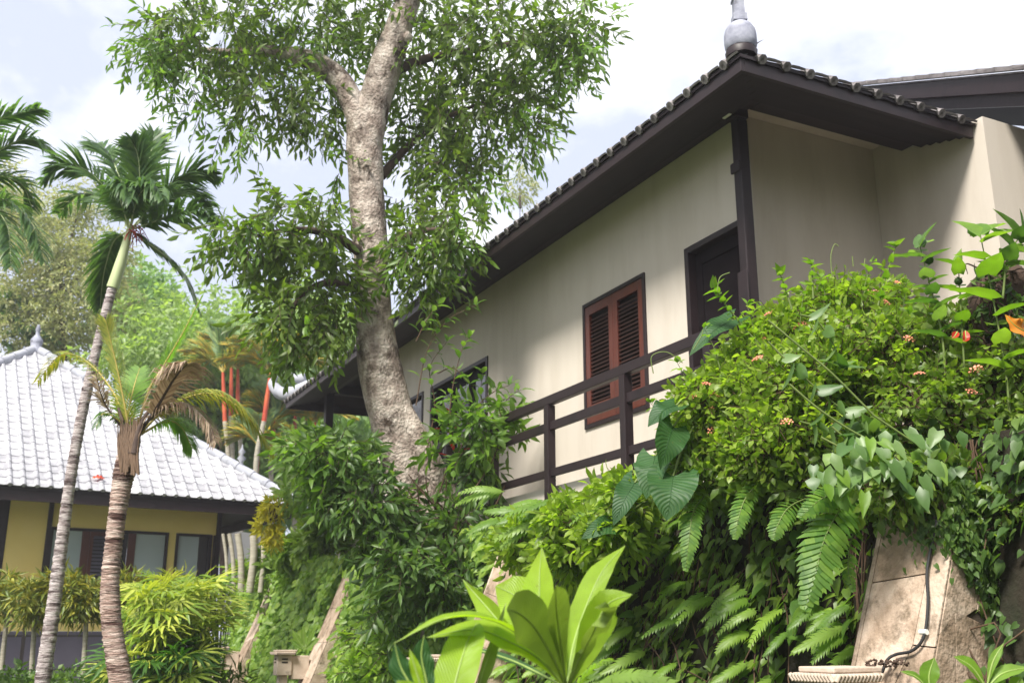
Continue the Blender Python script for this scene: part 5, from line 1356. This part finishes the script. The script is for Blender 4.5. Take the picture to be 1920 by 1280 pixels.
for pts, y2, kw in (
    ([K, (236, 770), (222, 700), (208, 640), (198, 600)], 10.5, dict(leafm='cocoleaf', ribm='cocorib', ll=.36, droop=.12, lift=.05)),
    ([(255, 810), (280, 730), (310, 680), (345, 620), (378, 555)], 10.9, dict(leafm='cocogreen', ribm='cocorib', ll=.36, droop=.12)),
    ([K, (215, 740), (165, 680), (115, 665), (70, 715)], 11.3, dict(leafm='cocoleaf', ribm='cocorib', ll=.30, droop=.6, broken=.15)),
    ([(260, 815), (320, 760), (395, 738), (460, 775), (510, 850)], 11.2, dict(leafm='cocoleaf', ribm='cocorib', ll=.50, droop=.65, nl=60)),
    ([(258, 815), (290, 770), (320, 720), (338, 695), (352, 682)], 10.3, dict(leafm='deadleaf', ribm='deadrib', ll=.50, droop=.75, rr=.022, nl=70, curl=.2, start=.2)),
    ([(258, 812), (300, 770), (350, 760), (390, 790), (405, 830)], 10.5, dict(leafm='deadleaf', ribm='deadrib', ll=.35, droop=.9, curl=.2)),
    ([(262, 815), (310, 790), (340, 800), (360, 840)], 11.2, dict(leafm='cocogreen', ribm='cocorib', ll=.4, droop=.7)),
    ([K, (205, 770), (190, 740), (180, 700)], 10.5, dict(leafm='deadleaf', ribm='deadrib', ll=.22, droop=.4, curl=.3, nl=20)),
    ([K, (225, 790), (195, 775), (180, 800)], 10.6, dict(leafm='palmleaf', ribm='cocorib', ll=.2, droop=.5, nl=22)),
    ([K, (240, 780), (250, 730), (262, 690)], 11.2, dict(leafm='cocogreen', ribm='cocorib', ll=.3, droop=.2, nl=30))):
    fr(p2, pts, Y2_, y2, **{**dict(rr=.015, lw=.022, nl=48, fwd=.7), **kw})

# palm whose crown reaches in from the left
p3 = thing('fan_edge_palm', at(-70, 1330, 12.5), 'palm at the left edge whose dark fronds arch into the picture', 'palm')
ringed_trunk(p3, [(-110, 1420), (-100, 1100), (-90, 800), (-80, 520)], [34, 30, 26, 22], 12.5, M['palmbark'])
K3 = (-78, 400)
for pts, y2, kw in (
    ([(-78, 420), (-60, 300), (-20, 235), (30, 215), (72, 205)], 12.3, {}), ([(-78, 420), (-40, 320), (10, 275), (60, 262), (100, 290)], 12.4, {}),
    ([(-78, 430), (-40, 390), (10, 375), (60, 420), (82, 490)], 12.1, {}), ([(-78, 430), (-50, 400), (-10, 395), (15, 430), (20, 500)], 11.8, {}),
    ([(-78, 430), (-60, 350), (-10, 330), (40, 345), (60, 390)], 13.1, {}), ([(-78, 420), (-120, 400), (-180, 450)], 12.5, {})):
    fr(p3, pts, 12.5, y2, **{**dict(bushy=.5, droop=.3, rr=.016, ll=.50, lw=.04, nl=60, fwd=.9), **kw})
p4 = thing('dark_palm', at(-10, 1100, 31), 'dark palm behind the peak of the yellow house roof at the left edge', 'palm')
ringed_trunk(p4, [(-20, 1300), (-15, 900), (-10, 640)], [20, 18, 16], 31, M['palmbark'])
for pts in ([(-10, 640), (10, 600), (40, 610), (75, 650)], [(-10, 640), (30, 620), (70, 620), (110, 640)], [(-10, 640), (-5, 590), (20, 560), (50, 575)], [(-10, 640), (20, 650), (35, 690)]):
    fr(p4, pts, 31, 31, bushy=.4, droop=.5, rr=.03, ll=.85, lw=.075, nl=40, fwd=.8)

# lipstick palms
def lipstick(label, stem, crownp, Y, R_, seed, nf=9):
    random.seed(seed); Y *= 1.4; o = thing('red_stemmed_palm', at(stem[0][0], stem[0][1] + 40, Y), label, 'palm', 'red stemmed palms between the two houses')
    n = len(stem); q = MB(); q.tube(crom(ppath([(stem[0][0], stem[0][1] + 160)] + stem[:-1], Y), 6), .065, 8); q.build('stem', M['canestem'], o)
    q = MB(); q.tube(crom(ppath([stem[-2], ((stem[-2][0] + crownp[0]) / 2, (stem[-2][1] + crownp[1]) / 2), crownp], Y), 5), lerp_list([.062, .06, .04], 11), 9); q.build('red_shaft', M['redshaft'], o)
    for k in range(nf):
        a = (k / (nf - 1) - .5) * 2.3 + random.uniform(-.1, .1); up = math.cos(a * .9)
        c0 = crownp; r = 1.2 * R_ * random.uniform(.85, 1.1)
        m1 = (c0[0] + math.sin(a) * r * .35, c0[1] - up * r * .55); e = (c0[0] + math.sin(a) * r * 1.0, c0[1] - up * r * .95 + abs(a) * r * .25)
        fr(o, [c0, m1, e], Y, Y + random.uniform(-.6, .6), leafm='redpalm' if abs(a) > .55 else 'redpalmgreen', ribm='cocorib', ll=.7, lw=.085, nl=34, droop=.12, rr=.02, fwd=1.3, bushy=.3)
    return o
lipstick('red stemmed palm with green crown left of the white roof, leftmost of the group', [(428, 860), (422, 790), (418, 728)], (418, 698), 19, 75, 3)
lipstick('red stemmed palm with an orange tinged crown behind the coconut palm frond', [(436, 860), (433, 780), (432, 712)], (434, 690), 20, 70, 4)
lipstick('third red stemmed palm with its short shaft right of the orange tinged one', [(452, 860), (446, 780), (444, 706)], (446, 692), 21, 60, 5)
lipstick('red stemmed palm with bright long red shaft just left of the curled roof ornament', [(480, 870), (495, 790), (499, 745)], (507, 700), 18, 85, 6, 11)
lipstick('red stemmed palm with low crown below the white house eave corner', [(552, 870), (550, 830), (550, 805)], (554, 778), 20, 65, 7)
lipstick('low red stemmed palm between the eave corner and the tree trunk', [(588, 880), (587, 840), (588, 815)], (591, 792), 20, 60, 8)
lipstick('short red stemmed palm low beside the tip of the coconut palm frond', [(508, 900), (509, 850), (511, 825)], (514, 790), 19, 60, 9)
lipstick('lowest red stemmed palm just above the yellow house hip', [(478, 940), (480, 890), (482, 860)], (484, 835), 18.5, 50, 10, 7)
random.seed(21)

# ================================================================== BACKGROUND TREES
def bgtree(label, ells, n, Ln, Wd, mat, trunk=None, name='background_tree', per=6, tl=.6, T=T_SIMPLE, droop=.2, shell=.2, group='trees behind the houses', cat='tree', tb=0, tw=18):
    e = ells[0]; o = thing(name, at(e[0], 1000, e[4]), label, cat, group)
    crown(o, ells, n, per, tl, Ln, Wd, mat, 'crown', shell, droop, T, twigs=False, tintbias=tb)
    q = MB(); t = trunk or [(e[0], 1150), (e[0], 800), (e[0], e[1])]
    q.tube(crom(ppath(t, e[4]), 6), lerp_list([px(tw / 2, e[4]), px(tw / 5, e[4])], (len(t) - 1) * 6 + 1), 8); q.build('trunk', M['bark2'], o)
    q = MB()
    for e_ in ells[:9]:
        a = at(t[-1][0], (t[-1][1] + e[1]) / 2 + 40, e[4]); b = at(e_[0], e_[1], e_[4]); q.tube(crom([a, a.lerp(b, .5) + Z * -.1, b], 4), lerp_list([px(4, e[4]), px(1, e[4])], 9), 5)
    q.build('branch', M['bark2'], o)
    return o
bgtree('feathery olive tree behind the tall slender palm at the left', [(120, 480, 90, 80, 32, 2.8), (60, 430, 70, 60, 32, 2.8), (190, 560, 60, 70, 32, 2.8), (40, 560, 90, 80, 32, 2.8), (150, 380, 50, 45, 32, 1), (100, 620, 120, 50, 32, 2.8), (20, 360, 50, 50, 32, 1.5), (200, 480, 40, 50, 32, 1)], 3300, .19, .07, M['bgolive'], [(110, 1100), (120, 700), (110, 520)], per=7, tl=.6, shell=.0, tb=.1)
bgtree('rounded blue green tree peeping out right of the tall palm trunk', [(272, 560, 42, 55, 38, 2.5), (300, 600, 40, 35, 38, 2.5), (245, 610, 50, 50, 38, 2.5)], 900, .32, .16, M['bgdark'], tl=.7)
bgtree('light green umbrella shaped tree with flat leaf layers behind the palms', [(350, 618, 95, 13, 34, 5), (450, 606, 85, 14, 34, 5), (300, 642, 70, 12, 33, 4), (400, 648, 110, 14, 33, 5), (500, 636, 80, 16, 33, 4), (350, 680, 120, 16, 32, 4), (470, 680, 100, 16, 32, 4), (560, 650, 60, 25, 33, 4), (270, 700, 80, 18, 32, 4)], 2600, .26, .12, M['bggreen'], [(400, 1100), (410, 800), (410, 660)], tl=.6, shell=0)
bgtree('mid green bushy tree behind the red stemmed palms', [(420, 770, 110, 80, 35, 3), (540, 790, 100, 80, 35, 3), (330, 760, 80, 60, 35, 3), (640, 800, 90, 70, 35, 3)], 2400, .34, .16, M['bgdark'], tb=.2)
bgtree('leafy tree seen through the gap under the eave of the white house', [(620, 640, 70, 50, 36, 4), (560, 570, 50, 30, 38, 4)], 700, .3, .14, M['bggreen'])
bgtree('faint sparse tree top far beyond the white roof', [(975, 348, 26, 12, 45, 2)], 60, .3, .1, M['bgolive'], [(975, 700), (975, 500), (975, 352)], tw=3)
bgtree('added leafy tree out of view at right, blocking sky light', [], 0, 0, 0, None) if False else None
def blocker_tree(x, y, r, h, lab):  # unseen trees added to hold sky light off the porch walls
    o = thing('sky_blocking_tree', (x, y, 0), lab, 'tree', 'unseen trees added to block sky light')
    q = MB(); q.tube([(x, y, 0), (x + .1, y, h * .5), (x, y + .1, h)], [.2, .16, .08], 10); q.build('trunk', M['bark2'], o)
    n = 1500; d = nrm(rng.normal(size=(n, 3))); P = np.array([x, y, h]) + d * (rng.random((n, 1)) ** .4) * np.array([r, r, h * .55])
    LP, LD, LN, TD = twig_leaves(P, d, 5, .5, .3, .3, .8)
    leaf_obj('crown', LP, LD, LN, .32, .14, T_SIMPLE, M['shrubdark'], o)
blocker_tree(7.5, 3.0, 2.6, 4.6, 'added tree out of view at right, blocking sky light from the porch wall')
blocker_tree(6.0, -1.5, 2.6, 4.4, 'added tree behind the viewpoint at right, cutting sky light')
blocker_tree(1.5, -5.5, 3.0, 4.6, 'added tree behind the viewpoint, cutting sky light')
P, O = ell_pts([(x, 900, 90, 110, 42, 5) for x in range(-500, 1000, 110)], 5200, .3)
LP, LD, LN, TD = twig_leaves(P, O, 6, .9, .4, .2, .8)
leaf_obj('distant_woods', LP, LD, LN, .42, .22, T_SIMPLE, M['bgdark'], origin=(0, 40, 0))

# ================================================================== GARDEN PLANTS AT THE LEFT
def fan_mesh(name, mat, n=9, seed=0):
    r = np.random.default_rng(seed); Vv = []; F = []
    for i in range(n):
        a = (i / (n - 1) - .5) * 3.6 + r.normal() * .06; L_ = r.uniform(.85, 1.05); d = np.array([math.sin(a), math.cos(a), 0]); s = np.array([math.cos(a), -math.sin(a), 0]) * .055
        k = len(Vv)
        for t, w, z in ((.05, .25, 0), (.35, 1, .03), (.7, .95, -.06), (1.0, .35, -.24)):
            Vv += [d * L_ * t - s * w + (0, 0, z), d * L_ * t + (0, 0, z - .012), d * L_ * t + s * w + (0, 0, z)]
        for j in range(3):
            b = k + 3 * j; F += [(b, b + 1, b + 4), (b, b + 4, b + 3), (b + 1, b + 2, b + 5), (b + 1, b + 5, b + 4)]
    return trimesh(name, np.array(Vv), np.array(F), mat)
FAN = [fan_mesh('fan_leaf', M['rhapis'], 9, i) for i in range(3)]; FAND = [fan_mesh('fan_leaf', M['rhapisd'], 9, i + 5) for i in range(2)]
def rhapis(label, ells, n, Y, s0=.32):
    o = thing('fan_palm', at(ells[0][0], 1330, Y), label, 'fan palm', 'clump of fan palms in front of the yellow house')
    P, O = ell_pts(ells, n, .3); q = MB(); base = at(ells[0][0], 1400, Y)
    for p, d in zip(P, O):
        p = Vector(p); d = Vector(d); up = (p - at(ells[0][0], ells[0][1], Y)).z
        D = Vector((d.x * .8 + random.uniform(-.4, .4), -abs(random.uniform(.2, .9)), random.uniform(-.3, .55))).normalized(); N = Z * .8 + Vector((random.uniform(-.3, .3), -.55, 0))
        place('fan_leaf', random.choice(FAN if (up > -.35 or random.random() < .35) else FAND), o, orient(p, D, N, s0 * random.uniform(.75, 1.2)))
        b = Vector((base.x + (p.x - base.x) * .4, p.y + .1, .2)); q.tube([b, b.lerp(p, .6) + Z * .1, p], [.012, .008, .004], 4)
    q.build('cane', M['stem'], o, kind='stuff')
rhapis('sunlit fan palm clump right behind the coconut palm trunk', [(300, 1150, 75, 60, 12.5, .5), (260, 1240, 60, 60, 12.3, .4), (330, 1250, 70, 50, 12.3, .4)], 105, 12.5)
rhapis('sunlit fan palm clump beside the farthest left stone buttress', [(375, 1150, 55, 55, 13, .5), (400, 1110, 45, 30, 13.4, .4), (360, 1250, 45, 45, 12.6, .4)], 85, 13)
rhapis('yellow fan palm tips below the glazed window of the yellow house', [(300, 1110, 40, 30, 13.4, .3), (385, 1100, 50, 25, 13.6, .3)], 34, 13.4, .28)
def crot(label, stem, ells, n, Y):
    o = thing('croton_standard', at(stem[0][0], stem[0][1], Y), label, 'croton', 'clipped croton standards in front of the yellow house')
    q = MB(); q.tube(crom(ppath(stem, Y), 6), lerp_list([.035, .03, .03], (len(stem) - 1) * 6 + 1), 8, jit=.06); q.build('stem', M['canestem'], o)
    crown(o, ells, n, 7, .18, .17, .035, M['croton'], 'crown', .2, .15, T_SIMPLE, twigs=False, tintbias=0)
crot('clipped croton standard at the very left edge', [(0, 1290), (8, 1200), (16, 1140)], [(5, 1105, 25, 30, 14.2, .25), (-15, 1120, 20, 30, 14.2, .25)], 90, 14.2)
crot('clipped croton standard between the left edge and the slender palm', [(58, 1290), (62, 1210), (66, 1150)], [(62, 1120, 30, 32, 14, .25), (95, 1110, 25, 30, 14, .2)], 150, 14)
crot('olive and gold croton standard between the two palm trunks', [(155, 1290), (159, 1210), (163, 1140)], [(160, 1115, 42, 27, 14, .25), (125, 1105, 25, 32, 14, .2)], 220, 14)
crot('croton standard half hidden behind the coconut palm trunk', [(245, 1290), (245, 1210), (245, 1140)], [(240, 1105, 30, 22, 14.4, .25)], 80, 14.4)
crot('croton standard below the right window of the yellow house', [(322, 1290), (322, 1210), (322, 1140)], [(322, 1110, 28, 22, 14.6, .25)], 80, 14.6)
def simple_bush(name, label, ells, n, Ln, Wd, mat, tb=0, cat='shrub', T=T_SIMPLE, per=6, tl=.2, droop=0.0, group=None):
    e = ells[0]; o = thing(name, at(e[0], e[1] + e[3], e[4]), label, cat, group); crown(o, ells, n, per, tl, Ln, Wd, mat, 'foliage', .3, droop, T, twigs=False, tintbias=tb)
    q = MB()
    for k in range(7):
        q.tube([at(e[0] + random.uniform(-.5, .5) * e[2], e[1] + e[3] * 1.6, e[4]), at(e[0] + random.uniform(-.8, .8) * e[2], e[1], e[4])], [.02, .006], 5)
    q.build('stems', M['dstem'], o, kind='stuff'); return o
simple_bush('low_hedge', 'low dark green hedge along the foot of the yellow house railing', [(40, 1285, 70, 22, 13.4, .4), (130, 1285, 60, 20, 13.4, .4), (-40, 1285, 60, 20, 13.4, .4), (200, 1288, 40, 20, 13.4, .3)], 420, .09, .05, M['shrubdark'], cat='hedge', tb=.2)
simple_bush('yellow_croton', 'bright yellow croton shrub right below the corner of the tiled roof', [(512, 952, 12, 14, 15, .2), (500, 985, 10, 14, 15, .15), (515, 1005, 10, 12, 15, .15)], 110, .12, .04, M['ycroton'], tl=.12, tb=.2)
simple_bush('light_green_shrub', 'light green shrub between the roof corner and the dark shrub', [(565, 840, 40, 35, 15.5, .4), (600, 880, 50, 35, 14.5, .4), (560, 920, 25, 30, 15, .3)], 330, .16, .055, M['bggreen'], T=T_LANCE)
simple_bush('leafy_bush', 'green bush on the terrace above the farthest buttress', [(510, 1050, 40, 16, 18.2, .3), (560, 1035, 45, 24, 17.0, .3), (455, 1070, 22, 12, 19, .25), (600, 1010, 40, 30, 16.3, .3)], 300, .17, .08, M['vine'], tb=.15, T=T_HEART)
simple_bush('grassy_clump', 'small strap leaved plants at the foot of the farthest buttress', [(375, 1262, 30, 18, 13, .2), (440, 1290, 25, 15, 13, .2)], 60, .25, .02, M['vine'], tb=.1)
simple_bush('wall_top_plants', 'dense fringe of light green plants along the wall top left of the tree foot', [(560, 1082, 45, 8, 17.2, .3), (620, 1062, 45, 14, 16.2, .3), (500, 1095, 25, 8, 18.4, .3)], 260, .1, .045, M['fernmass'])
bare = thing('bare_stems', at(480, 1080, 18), 'group of pale grey bare stems in front of the outbuilding', 'stems')
q = MB()
for x0, x1, w_ in ((438, 430, 8), (452, 446, 12), (468, 476, 14), (488, 494, 10), (425, 418, 6)):
    q.tube(crom([at(x0, 1110, 18), at((x0 + x1) / 2 + 3, 1050, 18), at(x1, 1000, 18)], 5), px(w_ / 2, 18), 8, jit=.05)
q.build('stem', M['canestem'], bare)
# fallen leaves on the tiled roof
fl = thing('fallen_leaf', at(183, 897, 20.5), 'dry red brown leaf lying on the pale roof tiles', 'leaf')
nrm_ = (Z - N2 * ty).normalized(); o_ = Vector((0, 0, EYE)); d_ = at(183, 902, 1) - o_; n_ = Z - N2 * ty; pp = o_ + d_ * ((c1 - o_).dot(n_) / d_.dot(n_)) + nrm_ * .07
blade('leaf_blade', fl, [pp - E2 * .12, pp + nrm_ * .02, pp + E2 * .12], [.01, .045, .06, .045, .01], M['redleaf'], nrmv=tuple(nrm_), fold=.4, wave=.3)

# ================================================================== HAZY AIR
m_ = bpy.data.materials.new('haze'); m_.use_nodes = True; t_ = m_.node_tree; t_.nodes.clear()
vo = t_.nodes.new('ShaderNodeOutputMaterial'); pv = t_.nodes.new('ShaderNodeVolumePrincipled')
pv.inputs['Color'].default_value = (.93, .93, 1, 1); pv.inputs['Density'].default_value = HAZE; pv.inputs['Anisotropy'].default_value = .2
t_.links.new(pv.outputs['Volume'], vo.inputs['Volume'])
q = MB(); q.hexa([Vector(p) for p in ((-302, -202, -1), (302, -202, -1), (302, 502, -1), (-302, 502, -1), (-302, -202, 24), (302, -202, 24), (302, 502, 24), (-302, 502, 24))])
if HAZE: tag(q.build('haze', m_), kind='stuff')
